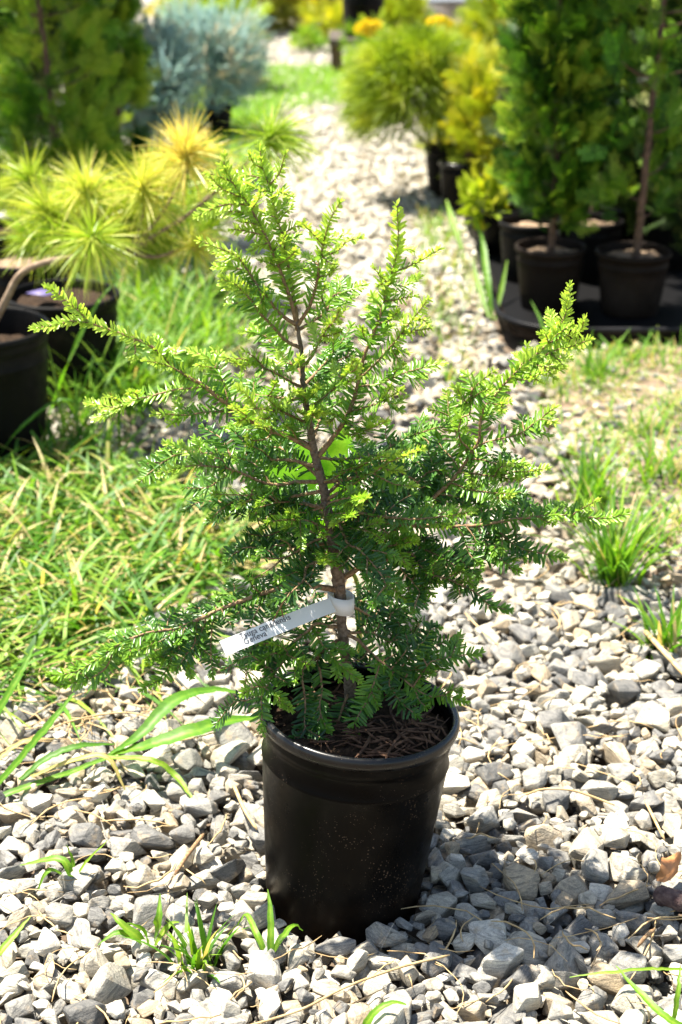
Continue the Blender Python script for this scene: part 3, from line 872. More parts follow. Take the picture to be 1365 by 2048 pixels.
# limbs that point away from the camera or towards it, so the crown is round
def extra_limb(name, y_px, az, L, rise, nsub, fresh, droop=.0):
    B = BR['T']; i0 = int(np.abs(B['px'][:, 1] - y_px).argmin()); st = B['P'][i0]
    t = np.linspace(0, 1, 6)[:, None]; d = np.array([math.cos(az), math.sin(az), 0])
    P3 = st + d * L * t + np.array([0, 0, 1]) * (rise * L * t - droop * L * t ** 2); P3[1:] += rng.normal(0, .003, (5, 3))
    P = smooth_path(P3, .0022)
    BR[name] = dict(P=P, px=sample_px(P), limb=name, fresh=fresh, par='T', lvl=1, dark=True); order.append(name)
    for k_ in range(nsub):
        j = int(len(P) * (0.25 + .68 * k_ / max(1, nsub - 1))); s0 = P[j]; sd = 1 if k_ % 2 else -1
        dd_ = nrm(P[min(j + 3, len(P) - 1)] - P[j - 3]); sidev = nrm(np.cross(dd_, [0, 0, 1])) * sd
        dv = nrm(dd_ * .7 + sidev * .8 + np.array([0, 0, rng.uniform(-.2, .15)])); l_ = L * rng.uniform(.25, .42) * (1 - .4 * k_ / nsub)
        Q = smooth_path([s0, s0 + dv * l_ * .5, s0 + dv * l_ + np.array([0, 0, -.004])], .0022)
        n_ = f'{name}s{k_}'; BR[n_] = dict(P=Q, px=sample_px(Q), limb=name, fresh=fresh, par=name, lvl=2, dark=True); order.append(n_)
for nm, yp, az, L, rise, ns, fr, dr in [('X1', 1080, 70, .17, .15, 8, .012, .2), ('X2', 1060, 115, .17, .2, 8, .012, .2), ('X3', 990, 45, .16, .3, 7, .015, .2), ('X4', 960, 130, .15, .3, 7, .015, .1),
                                        ('X5', 880, 80, .13, .45, 6, .02, .1), ('X6', 1130, 95, .16, .0, 7, .01, .2), ('X7', 1240, 60, .12, .1, 5, .01, .2), ('X8', 1250, 120, .12, .0, 5, .01, .3),
                                        ('X9', 800, 60, .10, .5, 5, .02, .1), ('XA', 760, 130, .09, .6, 4, .02, .1), ('XB', 1050, -60, .13, .1, 6, .015, .35), ('XC', 1100, -120, .13, .05, 6, .015, .35),
                                        ('XD', 1010, 20, .17, .12, 7, .012, .2), ('XE', 1020, 160, .16, .12, 7, .012, .2), ('XF', 1100, 10, .17, .05, 7, .012, .2), ('XG', 1090, 172, .13, .05, 6, .01, .2)]:
    extra_limb(nm, yp, R(az), L, rise, ns, fr, dr)

FULL = {'L1': .08, 'L2': .08, 'R3': .0, 'R4': .3, 'R5': .1, 'R6': .6, 'R7': .5, 'LA': .06, 'LB': .06, 'R1': .06, 'M1': .5, 'M2': .6, 'M3': .6, 'M4': .03, 'M5': .7, 'M6': .5, 'M7': .9, 'M8': .9, 'M8b': .6, 'M9': .9, 'MA': .9, 'MB': .9,
        'LL': .55, 'F1': .6, 'F3': .3, 'F4': .4, 'F5': .7, 'F6': .9, 'F7': .9, 'RG': .45, 'RT': .55, 'RU': .6, 'RV': .8, 'RW': .8, 'RX': .7, 'RY': .9, 'RZ': .8, 'SA': .5, 'SD': .9, 'SE': .9}
for nm in list(order):
    B = BR[nm]; pf = .22 * FULL.get(B['limb'], .6 if B['limb'].startswith('X') else 0); P = B['P']; L_ = np.linalg.norm(np.diff(P, axis=0), axis=1).sum()
    if pf <= 0 or L_ < .03: continue
    x_ = .018 if B['lvl'] > 1 else .05; side_ = 1
    while x_ < L_ - .012:
        if rng.uniform() < pf:
            j = min(len(P) - 2, int(x_ / L_ * len(P))); T_ = nrm(P[j + 1] - P[max(0, j - 3)]); up_ = nrm(np.array([rng.normal(0, .3), -.45, .8]))
            S_ = nrm(np.cross(T_, up_)) * side_; l_ = min(rng.uniform(.016, .036), .45 * L_); dv = nrm(T_ * rng.uniform(.5, 1.0) + S_ * .9 + up_ * rng.normal(0, .3))
            Q = smooth_path([P[j], P[j] + dv * l_ * .55 + [0, 0, .001], P[j] + dv * l_ + [0, 0, -.001]], .0022)
            n_ = f'{nm}t{j}'
            if n_ not in BR: BR[n_] = dict(P=Q, px=B['px'][:1], limb=B['limb'], fresh=min(B['fresh'] * .8, .03) if B['fresh'] > .01 else rng.choice([0, .008]), par=nm, lvl=3, dark=B['dark']); order.append(n_)
        side_ *= -1; x_ += rng.uniform(.012, .022)
limbs = {}
for nm in order: limbs.setdefault(BR[nm]['limb'], []).append(nm)
def tag_clear(P):
    pr = np.array([proj(z_) for z_ in P]); ax_ = (pr[:, 0] - 446) / 232; yl = 1297 - 92 * ax_
    plane = -.062 + .080 * ax_ + .012; hit = (ax_ > -.06) & (ax_ < .97) & (np.abs(pr[:, 1] - yl) < 24) & (P[:, 1] < plane)
    if not hit.any() or len(P) < 4: return P
    dy = np.where(hit, plane - P[:, 1], 0); kk = np.exp(-np.linspace(-2, 2, 25) ** 2); d2 = dy.copy()
    for i_ in np.nonzero(hit)[0]:
        for o_ in range(-12, 13):
            if 0 <= i_ + o_ < len(P): d2[i_ + o_] = max(d2[i_ + o_], dy[i_] * kk[o_ + 12])
    return np.array([at(pr[i_, 0], pr[i_, 1], P[i_, 1] + d2[i_]) if d2[i_] > 0 else P[i_] for i_ in range(len(P))])
for nm in order: BR[nm]['P'] = tag_clear(BR[nm]['P'])
# needle mesh variants
def needle_variant(seed):
    r = np.random.default_rng(seed)
    t = np.array([0, .1, .5, .86, 1.0]); hw = np.array([.22, .46, .5, .42, .12]); bend = r.uniform(-.10, .04)
    V = np.zeros((5, 3, 3)); V[:, :, 1] = t[:, None]; V[:, 0, 0] = -hw; V[:, 2, 0] = hw
    V[:, :, 2] = (bend * t ** 2)[:, None]; V[:, 1, 2] += -.10 * hw
    V = V.reshape(-1, 3)
    f = [[3 * i + c, 3 * i + c + 1, 3 * i + c + 4, 3 * i + c + 3] for i in range(4) for c in range(2)]
    return (V, [np.array(f)], {'tone': np.repeat(t * .06, 3)})
NV = [needle_variant(k) for k in range(5)]
def twig_needles(mb_, B):
    P = B['P']; n = len(P)
    seg = np.linalg.norm(np.diff(P, axis=0), axis=1); s = np.concatenate([[0], np.cumsum(seg)]); L = s[-1]
    if L < .006: return
    lvl = B['lvl']; start = 0.0
    if lvl == 1: start = min(.12 * L, .03)
    if B['limb'] in ('RG',) and lvl == 1: start = .12
    if B['limb'] == 'LL' and lvl == 1: start = .05
    Nn = nrm(np.array([rng.normal(0, .3), -.50 + rng.normal(0, .22), .80]))
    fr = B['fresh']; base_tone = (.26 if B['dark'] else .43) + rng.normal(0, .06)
    # brighter towards the top of the plant, whose growth is younger
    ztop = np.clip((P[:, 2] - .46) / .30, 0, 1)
    pos, D, NN, sc, tn = [], [], [], [], []
    x = start; side = 1
    while x < L:
        young = np.clip((x - (L - fr)) / max(fr, .008), 0, 1) if fr > .002 else 0
        youngz = 1 if x > L - fr and fr > .002 else 0
        i = min(np.searchsorted(s, x), n - 1); T = nrm(P[min(i + 2, n - 1)] - P[max(i - 2, 0)])
        old = lvl == 1 and (L - x) > .16
        if not (old and rng.uniform() < .25) and rng.uniform() > .03:
            tipf = 1 - .45 * max(0, 1 - (L - x) / .018)
            for sgn in (1, -1):
                S = nrm(np.cross(T, Nn)) * sgn; U = np.cross(nrm(np.cross(T, Nn)), T)
                fwd = rng.normal(.42, .2) if not youngz else rng.normal(.75, .18)
                lift = rng.normal(.10, .22) if not youngz else rng.normal(.2, .5)
                d = nrm(S + T * fwd + U * lift)
                pos.append(P[i] + T * rng.uniform(-.001, .001)); D.append(d); NN.append(nrm(U + rng.normal(0, .25, 3)))
                l_ = (rng.normal(.0150, .0020) if not youngz else rng.normal(.0108, .0014)) * tipf
                sc.append((rng.normal(.0030, .0002) * (1 if not youngz else .85), l_, l_))
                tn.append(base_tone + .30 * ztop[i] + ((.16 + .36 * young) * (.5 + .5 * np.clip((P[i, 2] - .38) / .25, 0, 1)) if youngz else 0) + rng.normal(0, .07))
            if rng.uniform() < (.5 if not youngz else .85):
                S = nrm(np.cross(T, Nn)); U = np.cross(S, T); d = nrm(U * rng.uniform(.3, .9) + T * rng.uniform(.6, 1.1) + S * rng.normal(0, .5))
                pos.append(P[i]); D.append(d); NN.append(nrm(np.cross(d, S))); l_ = rng.uniform(.006, .009)
                sc.append((.0020, l_, l_)); tn.append(base_tone + .30 * ztop[i] + (.25 if youngz else .06) + rng.normal(0, .05))
        x += (.0034 if not youngz else .0023) * rng.uniform(.8, 1.2)
    if fr > .002 or True:
        T = nrm(P[-1] - P[-4])
        for _ in range(5):
            d = nrm(T + rng.normal(0, .35, 3)); pos.append(P[-1]); D.append(d); NN.append(nrm(rng.normal(0, 1, 3))); l_ = rng.uniform(.006, .009)
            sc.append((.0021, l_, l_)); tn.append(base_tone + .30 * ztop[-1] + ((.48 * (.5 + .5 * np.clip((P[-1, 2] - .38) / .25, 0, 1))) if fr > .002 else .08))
    pos = np.array(pos); D_ = np.array(D); sc_ = np.array(sc); ok = np.ones(len(pos), bool)
    for f_ in (.1, .5, 1.0):
        q_ = pos + D_ * sc_[:, 1:2] * f_
        pr = np.array([proj(z_) for z_ in q_]); ax_ = (pr[:, 0] - 446) / 232; yl = 1297 - 92 * ax_
        ok &= ~((ax_ > -.04) & (ax_ < .99) & (np.abs(pr[:, 1] - yl) < 21) & (q_[:, 1] < -.04 + .06 * ax_))
    sd_ = np.array(sdir); tgy = -.025; sh = pos - sd_ * ((pos[:, 2:3] - .375) / sd_[2]); A_ = at(446, 1297, -.055)[:2]; B_ = at(660, 1212, .01)[:2]; ab = B_ - A_
    tt_ = ((sh[:, :2] - A_) @ ab) / (ab @ ab); dl = np.abs((sh[:, 0] - A_[0]) * ab[1] - (sh[:, 1] - A_[1]) * ab[0]) / np.linalg.norm(ab)
    ok &= ~((pos[:, 2] > .39) & (pos[:, 2] < .52) & (rng.uniform(size=len(pos)) < .75) & (tt_ > -.05) & (tt_ < 1) & (dl < .016))  # crown thinned along the sun's path so more light reaches the tag
    pos = pos[ok]; D = D_[ok]; NN = np.array(NN)[ok]; sc = sc_[ok]; tn = np.array(tn)[ok]
    if not len(pos): return
    scatter(mb_, NV, np.array(pos), frames(np.array(D), np.array(NN)), np.array(sc), tone=np.array(tn))

tb = MB(); t = np.linspace(0, 1, len(tp))
rad = np.interp(BR['T']['px'][:, 1], [640, 760, 860, 960, 1100, 1160, 1180, 1240, 1340, 1400, 1412], [.0024, .0031, .0050, .0060, .0064, .0092, .0080, .0068, .0073, .0088, .0105])
tpw = tp + rng.normal(0, .0004, tp.shape); tube(tb, tpw, .88 * rad * rng.uniform(.94, 1.07, len(rad)), 14)
for yk, rr_ in ((1172, .006), (935, .005), (905, .005), (1262, .004), (1300, .003), (1010, .004)):
    i = int(np.abs(BR['T']['px'][:, 1] - yk).argmin()); a_ = rng.uniform(0, 6.28)
    c = tp[i]; e = c + np.array([math.cos(a_), math.sin(a_) * .6 - .4, .3]) * (rad[i] + .002)
    tube(tb, [c, (c + e) / 2, e], [rr_, rr_, rr_ * .4], 8)
o = tb.build('trunk', MAT['bark'], hem)
for lb, names in limbs.items():
    wb = MB(); nb = MB()
    for nm in names:
        B = BR[nm]; P = B['P']; L = np.linalg.norm(np.diff(P, axis=0), axis=1).sum()
        r0 = {1: .0013 + .0075 * min(L, .5), 2: .0010 + .003 * min(L, .3)}.get(B['lvl'], .0010)
        if lb == 'RG' and B['lvl'] == 1: r0 = .0038
        if lb in ('R1',) and B['lvl'] == 1: r0 = .0034
        tt = np.linspace(0, 1, len(P)); rr_ = r0 + (.0006 - r0) * tt ** .8
        tube(wb, P + rng.normal(0, .00018, P.shape), rr_, 6)
        twig_needles(nb, B)
    ob = wb.build('branch', MAT['twig'], hem)
    nb.build('needles', MAT['needle'], ob)

# ------------------------------------------------------------------ plant tag
tagroot = thing('plant_tag', at(671, 1200, .03), 'white paper strip name tag with two lines of small print looped round the hemlock trunk', 'tag')
LBp, RBp = at(453, 1311, -.062), at(675, 1221, .018); LTp = at(440, 1282, -.052)
u = RBp - LBp; Lu = np.linalg.norm(u); u = u / Lu; v = LTp - LBp; v = v - u * (v @ u); Lv = np.linalg.norm(v); v = v / Lv; w = np.cross(u, v)
if w[1] > 0: w = -w
def tagpt(a_, b_, c_=0): return LBp + u * a_ * Lu + v * b_ * Lv + w * c_
mbt = MB(); NS = 24; th = .00035
for k_, cc in ((0, 0.0), (1, -th)):
    V = [tagpt(i / NS, j, cc - .0025 * math.sin(i / NS * math.pi) * 0 - (.0 if i < NS * .8 else .004 * ((i / NS - .8) / .2) ** 2)) for i in range(NS + 1) for j in (0, 1)]
    f = [[2 * i, 2 * i + 2, 2 * i + 3, 2 * i + 1] for i in range(NS)]
    mbt.add(V, np.array(f) if k_ == 0 else np.array(f)[:, ::-1])
n0 = (NS + 1) * 2
e = []
for i in range(NS): e += [[2 * i, 2 * i + n0, 2 * i + 2 + n0, 2 * i + 2], [2 * i + 1, 2 * i + 3, 2 * i + 3 + n0, 2 * i + 1 + n0]]
e += [[0, 1, 1 + n0, n0], [2 * NS, 2 * NS + n0, 2 * NS + 1 + n0, 2 * NS + 1]]
mbt.f.append(np.array(e, np.int32))
tm, tnt, tbs = newmat('white_tag_paper'); tbs.inputs['Base Color'].default_value = (.92, .92, .92, 1); tbs.inputs['Roughness'].default_value = .4
trn = tnt.nodes.new('ShaderNodeBsdfTranslucent'); trn.inputs[0].default_value = (.9, .92, .92, 1); ms = tnt.nodes.new('ShaderNodeMixShader'); ms.inputs[0].default_value = .28
tnt.links.new(tbs.outputs[0], ms.inputs[1]); tnt.links.new(trn.outputs[0], ms.inputs[2]); tnt.links.new(ms.outputs[0], tnt.nodes['Material Output'].inputs[0])
strip = mbt.build('strip', tm, tagroot, smooth=False)
# loop round the trunk
i = int(np.abs(BR['T']['px'][:, 1] - 1203).argmin()); tc = tp[i]
mbl = MB(); NL = 40; aa = np.linspace(0, 2 * np.pi, NL, endpoint=False)
for dz0, dz1, r1 in ((-.0095, .0115, .0150),):
    V = []
    for rr_, in ((r1,), (r1 + .0004,)):
        for a_ in aa:
            x, y = rr_ * math.cos(a_) * 1.03, rr_ * math.sin(a_) * .8
            V += [tc + [x, y, dz0 + .0035 * math.cos(a_ - 2.6)], tc + [x, y, dz1 + .0035 * math.cos(a_ - 2.6)]]
    j = np.arange(NL); k = (j + 1) % NL; n2 = 2 * NL
    mbl.add(V, [np.stack([2 * j + n2, 2 * k + n2, 2 * k + 1 + n2, 2 * j + 1 + n2], 1), np.stack([2 * k, 2 * j, 2 * j + 1, 2 * k + 1], 1),
                np.stack([2 * j + 1, 2 * j + 1 + n2, 2 * k + 1 + n2, 2 * k + 1], 1), np.stack([2 * j, 2 * k, 2 * k + n2, 2 * j + n2], 1)])
mbl.build('loop', tm, tagroot)
def text_on(body, a0, b0, size, name):
    cu = bpy.data.curves.new(name, 'FONT'); cu.body = body; cu.size = size; cu.extrude = .00008; cu.offset = 0
    to = bpy.data.objects.new(name + '_tmp', cu); C.objects.link(to)
    bpy.context.view_layer.update(); dg = bpy.context.evaluated_depsgraph_get()
    me = bpy.data.meshes.new_from_object(to.evaluated_get(dg)); bpy.data.objects.remove(to)
    co = np.zeros(len(me.vertices) * 3, np.float32); me.vertices.foreach_get('co', co); co = co.reshape(-1, 3)
    base = tagpt(a0, b0, .0005) - parent_world(strip) - 0
    co2 = base + co[:, :1] * u + co[:, 1:2] * v + co[:, 2:3] * w
    me.vertices.foreach_set('co', co2.astype(np.float32).ravel()); me.materials.clear(); me.materials.append(MAT['ink'])
    ob = bpy.data.objects.new('printed_text', me); C.objects.link(ob); ob.parent = strip; ob.location = (0, 0, 0); ob['label'] = name
strip_w = parent_world(strip)
text_on('Tsuga canadensis', .16, .60, .0098, 'upper line of small grey print')
text_on("'Geneva'", .16, .20, .0098, 'lower line of small grey print')

# ------------------------------------------------------------------ leaves, sprays and crowns
def spray_variant(seed, n=12, width=.42, fine=.72):
    """flat fan of scale leaves like arborvitae; unit length along +Y"""
    r = np.random.default_rng(seed); V = []; Fc = []; tn = []
    def strip_(p, d, L, w, k=2, tone=0):
        s_ = np.array([-d[1], d[0], 0]); b0 = len(V)
        for q in range(k + 1):
            t = q / k; ww = w * (1.0 if q == 0 else (1.15 if q < k else .25)); c = p + d * L * t + np.array([0, 0, -.10 * L * t * t])
            V.extend([c - s_ * ww, c + s_ * ww]); tn.extend([tone + t * .12] * 2)
        for q in range(k): Fc.append([b0 + 2 * q, b0 + 2 * q + 1, b0 + 2 * q + 3, b0 + 2 * q + 2])
    strip_(np.zeros(3), np.array([0, 1.0, 0]), 1, .018 * fine, 3)
    for i in range(n):
        t = .12 + .8 * i / n; sd = 1 if i % 2 else -1; a_ = R(r.uniform(30, 48)) * sd
        d = np.array([math.sin(a_), math.cos(a_), r.normal(0, .10)]); L = width * (1 - t * .65) * r.uniform(.8, 1.15); p = np.array([0, t, 0])
        strip_(p, d, L, .022 * fine, 2, .05)
        for j in range(4):
            u_ = .25 + .2 * j; a2 = a_ + R(r.uniform(25, 45)) * (1 if j % 2 else -1)
            strip_(p + d * L * u_, np.array([math.sin(a2), math.cos(a2), r.normal(0, .15)]), L * .45 * r.uniform(.7, 1.2), .022 * fine, 1, .12)
    return (np.array(V), [np.array(Fc)], {'tone': np.array(tn)})
SPRAY = [spray_variant(k) for k in range(6)]

def arborvitae(name, label, x, y, H, rfun, clumps, per, size, mat, trunk_pts=None, zlo=.2, tone0=.35, group='columnar arborvitae in pots', seed=1, cat='tree', front_gap=None, tr=.012):
    r = np.random.default_rng(seed); o = thing(name, (x, y, 0), label, cat, group)
    wb = MB(); tpts = np.array(trunk_pts if trunk_pts is not None else [(0, 0, .1), (.006, 0, H * .3), (-.006, .004, H * .6), (0, 0, H * .95)], float)
    TP = smooth_path(tpts, .03); TP[1:-1] += r.normal(0, .0012, TP[1:-1].shape)
    tube(wb, TP, np.interp(np.linspace(0, 1, len(TP)), [0, 1], [tr, tr * .35]), 9)
    pos, D, N, sc, tn = [], [], [], [], []
    for c in range(clumps):
        z = zlo + (H - zlo) * r.uniform() ** .9; a_ = r.uniform(0, 6.28); rr_ = rfun((z - zlo) / (H - zlo))
        i = int(np.abs(TP[:, 2] - z).argmin()); c0 = TP[i]
        if front_gap and front_gap(z, a_): continue
        out = np.array([math.cos(a_), math.sin(a_), 0]); rad_ = rr_ * r.uniform(.35, 1.08)
        e_ = c0 + out * rad_ + np.array([0, 0, .35 * rad_])
        if r.uniform() < .5: tube(wb, smooth_path([c0, c0 + out * rad_ * .5 + [0, 0, .08 * rad_], e_], .04), np.linspace(.003, .0012, len(smooth_path([c0, c0 + out * rad_ * .5 + [0, 0, .08 * rad_], e_], .04))), 5)
        ct = r.normal(0, .27)
        for k in range(per):
            p = e_ + r.normal(0, 1, 3) * np.array([.3, .3, .35]) * rr_ * .55
            d = nrm(out * r.uniform(.3, 1.0) + np.array([0, 0, r.uniform(.2, 1.1)]) + r.normal(0, .35, 3))
            pos.append(p); D.append(d); N.append(nrm(np.cross(d, out) + r.normal(0, .5, 3))); sc.append(size * r.uniform(.6, 1.25)); tn.append(tone0 + ct + r.normal(0, .14))
    wb.build('trunk', MAT['darkbark']).parent = o
    cb = MB(); scatter(cb, SPRAY, np.array(pos), frames(np.array(D), np.array(N)), np.array(sc), tone=np.array(tn))
    cb.build('crown', mat).parent = o
    return o
def col(top=.15, mid=1.0, low=.6):
    return lambda r_: lambda t: r_ * np.interp(t, [0, .18, .55, 1], [low, 1, mid, top])

def hd(y_off): return y_off   # documentation only: Y = distance from camera - 1.706

# left pair of arborvitae
p = at(112, 250, 2.95)
arborvitae('arborvitae', 'tall dark green arborvitae at the far left with its brown trunk showing through the front', p[0], 2.95, 1.75, lambda t: .135 * np.interp(t, [0, .15, .6, 1], [.7, 1, .9, .15]), 210, 17, .085, MAT['arbor'], tone0=.64, seed=3, zlo=.12,
           trunk_pts=[(.01, 0, 0), (0, -.04, .3), (-.005, -.05, .6), (-.03, -.02, 1.0), (0, 0, 1.65)], front_gap=lambda z, a_: math.sin(a_) < -.75 and abs(z - .60) < .12, tr=.011)
p = at(228, 150, 3.45)
arborvitae('arborvitae', 'narrow dark arborvitae standing between the left trunked one and the blue spruces', p[0] - .015, 3.55, 1.6, lambda t: .062 * np.interp(t, [0, .15, .6, 1], [.8, 1, .95, .15]), 170, 15, .08, MAT['arbor'], tone0=.6, seed=4, zlo=.05)
p = at(-40, 250, 3.3)
arborvitae('arborvitae', 'lighter green arborvitae cut off by the left edge of the view', p[0] - .04, 3.3, 1.6, lambda t: .14 * np.interp(t, [0, .15, .6, 1], [.8, 1, .95, .15]), 150, 12, .09, MAT['arbor'], tone0=.66, seed=5, zlo=.05)

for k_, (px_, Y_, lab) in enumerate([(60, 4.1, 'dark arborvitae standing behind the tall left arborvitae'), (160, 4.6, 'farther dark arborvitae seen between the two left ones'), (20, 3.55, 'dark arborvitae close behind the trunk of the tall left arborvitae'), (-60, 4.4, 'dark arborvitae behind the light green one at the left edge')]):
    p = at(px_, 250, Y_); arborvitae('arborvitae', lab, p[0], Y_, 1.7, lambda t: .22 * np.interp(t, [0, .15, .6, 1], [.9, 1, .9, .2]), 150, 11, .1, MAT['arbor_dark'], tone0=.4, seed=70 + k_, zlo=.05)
# right row
RG_ = 'columnar arborvitae in pots'
p = at(1100, 520, 2.55)
arborvitae('arborvitae', 'bright green column arborvitae in the front left pot of the right hand tray', p[0], 2.55, 1.35, lambda t: .095 * np.interp(t, [0, .12, .5, 1], [.55, 1, .95, .15]), 230, 15, .07, MAT['arbor'], tone0=.38, seed=6, zlo=.22, tr=.010)
p2 = at(1270, 540, 2.50)
a1 = at(1290, 330, 2.50) - p2; a2 = at(1325, 10, 2.50) - p2
arborvitae('arborvitae', 'sparse arborvitae with a long bare leaning trunk in the right tray', p2[0], 2.50, 1.35, lambda t: .15 * np.interp(t, [0, .12, .5, 1], [.4, .9, 1, .2]), 95, 12, .08, MAT['arbor'], tone0=.46, seed=7, zlo=.26,
           trunk_pts=[(0, 0, .12), (a1[0] * .4, -.01, .25), (a1[0], -.02, .15 + a1[2]), (a2[0], -.02, .15 + a2[2]), (a2[0] + .03, 0, 1.3)], tr=.011, front_gap=lambda z, a_: math.sin(a_) < -.6 and rng.uniform() < .75)
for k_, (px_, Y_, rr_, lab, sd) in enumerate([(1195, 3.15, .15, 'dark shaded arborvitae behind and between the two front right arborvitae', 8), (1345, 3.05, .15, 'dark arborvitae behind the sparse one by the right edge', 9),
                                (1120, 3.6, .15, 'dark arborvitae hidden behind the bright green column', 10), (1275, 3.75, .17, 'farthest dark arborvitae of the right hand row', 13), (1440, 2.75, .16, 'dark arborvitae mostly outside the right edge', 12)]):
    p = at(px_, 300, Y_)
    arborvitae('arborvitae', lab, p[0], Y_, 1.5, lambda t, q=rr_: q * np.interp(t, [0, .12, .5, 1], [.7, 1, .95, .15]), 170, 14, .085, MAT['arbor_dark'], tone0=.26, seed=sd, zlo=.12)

# potted black pots ------------------------------------------------
def G2(px, Y): return at(px, 600, Y)[0]
LP = nursery_pot(at(-42, 690, 1.50)[0], 1.50, .143, .115, .30, 'big black nursery pot at the left edge holding the golden pine', MAT['pot_old'], MAT['dirt'], 0, .055); keep(LP.location.x, 1.5, .11)
x = at(128, 620, 1.93)[0]
nursery_pot(x, 1.93, .127, .10, .25, 'black nursery pot behind the left edge pot with a purple tag on its soil', MAT['pot_old'], MAT['dirt'])
mbp = MB(); tx = at(75, 625, 1.93)
lathe(mbp, [(.001, .001), (.024, .0012), (.024, -.0002), (.001, 0)], 4); V = mbp.v[0]; V[:, 0] *= 1.6
o = mbp.build('purple_tag', MAT['purple']); o.location = (x - .04, 1.91, .232); o.rotation_euler = (.1, .05, .3); tag(o, 'faded purple plastic tag lying on the soil of a left pot', 'tag')
nursery_pot(at(50, 560, 2.35)[0], 2.38, .11, .09, .22, 'black nursery pot behind the purple tag pot, under the pine needles', MAT['pot_old'], MAT['soil_light'])
nursery_pot(at(0, 500, 2.7)[0], 2.72, .10, .085, .22, 'farthest black nursery pot at the left edge', MAT['pot_old'], MAT['dirt'])
nursery_pot(at(112, 300, 2.95)[0] , 2.97, .11, .09, .16, 'black nursery pot under the tall left arborvitae', MAT['pot_old'], MAT['dirt'])
nursery_pot(at(225, 300, 3.55)[0], 3.55, .11, .09, .16, 'black nursery pot under the narrow dark arborvitae', MAT['pot_old'], MAT['dirt'])
# right tray group
TRAYZ = .022
x1 = at(1101, 520, 2.55)[0]; nursery_pot(x1, 2.55, .092, .072, .165, 'dusty brown black pot of the bright green column arborvitae', MAT['pot_brown'], MAT['soil_light'], z=TRAYZ)
x2 = at(1266, 530, 2.50)[0]; nursery_pot(x2, 2.50, .097, .074, .165, 'dusty pot under the sparse arborvitae with the leaning trunk', MAT['pot_brown'], MAT['soil_light'], z=TRAYZ)
nursery_pot(at(1058, 490, 2.82)[0], 2.84, .082, .066, .165, 'grey black pot with light bark tucked behind the front left tray pot', MAT['pot_old'], MAT['soil_light'], z=TRAYZ)
nursery_pot(at(1180, 500, 2.85)[0], 2.86, .090, .07, .165, 'black pot in the shade between the two front tray pots', MAT['pot_old'], MAT['soil_light'], z=TRAYZ)
nursery_pot(at(1340, 500, 3.0)[0], 3.0, .090, .07, .165, 'black pot in the shade near the right edge of the tray', MAT['pot_old'], MAT['dirt'], z=TRAYZ)
for px_, Y_, lab in ((1120, 3.42, 'black pot in deep shade behind the tray, under the hidden dark arborvitae'), (1215, 3.5, 'black pot in deep shade behind the gap between the front tray pots'), (1310, 3.55, 'black pot in deep shade behind the leaning trunk'), (1262, 3.12, 'black pot in the tray directly behind the leaning trunk pot')):
    nursery_pot(at(px_, 500, Y_)[0], Y_, .10, .08, .20, lab, MAT['pot'], MAT['dirt'], n=40)
nursery_pot(at(1002, 470, 3.15)[0], 3.15, .062, .05, .135, 'small black pot of the yellow green leafy seedling', MAT['pot'], MAT['dirt'], z=TRAYZ)
nursery_pot(at(922, 345, 3.80)[0], 3.80, .072, .058, .15, 'small glossy black pot of the golden shrub', MAT['pot'], MAT['dirt'], z=TRAYZ)
nursery_pot(at(892, 330, 4.12)[0], 4.12, .075, .055, .18, 'black tapered pot under the round threadleaf bush', MAT['pot_old'], MAT['dirt'], z=-.02)

def tray(x0, x1_, y0, y1, label, h=.042, rc=.10):
    o = thing('plant_tray', ((x0 + x1_) / 2, (y0 + y1) / 2, 0), label, 'tray', 'black plant trays')
    hx, hy = (x1_ - x0) / 2, (y1 - y0) / 2
    def ring(off, z):
        out = []
        for cx, cy, a0 in ((hx - rc, hy - rc, 0), (-hx + rc, hy - rc, 90), (-hx + rc, -hy + rc, 180), (hx - rc, -hy + rc, 270)):
            for k in range(9):
                a_ = R(a0 + k * 11.25); out.append((cx + (rc + off) * math.cos(a_), cy + (rc + off) * math.sin(a_), z))
        return out
    prof = [(-.02, -.004), (-.006, -.002), (0, .004), (.004, h - .012), (.008, h - .002), (.014, h), (.020, h - .002), (.021, h - .014), (.017, h - .012), (.012, h - .008), (.006, h - .012), (.002, .020), (-.012, .018)]
    V = np.concatenate([ring(a_, b_) for a_, b_ in prof]); n = 36; j = np.arange(n); k = (j + 1) % n
    fs = np.concatenate([np.stack([q * n + j, q * n + k, (q + 1) * n + k, (q + 1) * n + j], 1) for q in range(len(prof) - 1)])
    b = MB(); b.add(V, fs); b.build('tray_rim', MAT['tray']).parent = o
    b = MB(); V = np.array(ring(-.010, .022)); V = np.concatenate([V, [[0, 0, .022]]]); b.add(V, np.stack([j, k, np.full(n, n)], 1)); b.build('tray_floor', MAT['floor']).parent = o
tray(.400, 1.45, 2.28, 3.30, 'wide black plastic tray with a rolled grey rim under the right arborvitae pots', .048, .16)
tray(.395, 1.0, 3.36, 4.05, 'farther black plastic tray under the golden shrub pot', .045, .12)

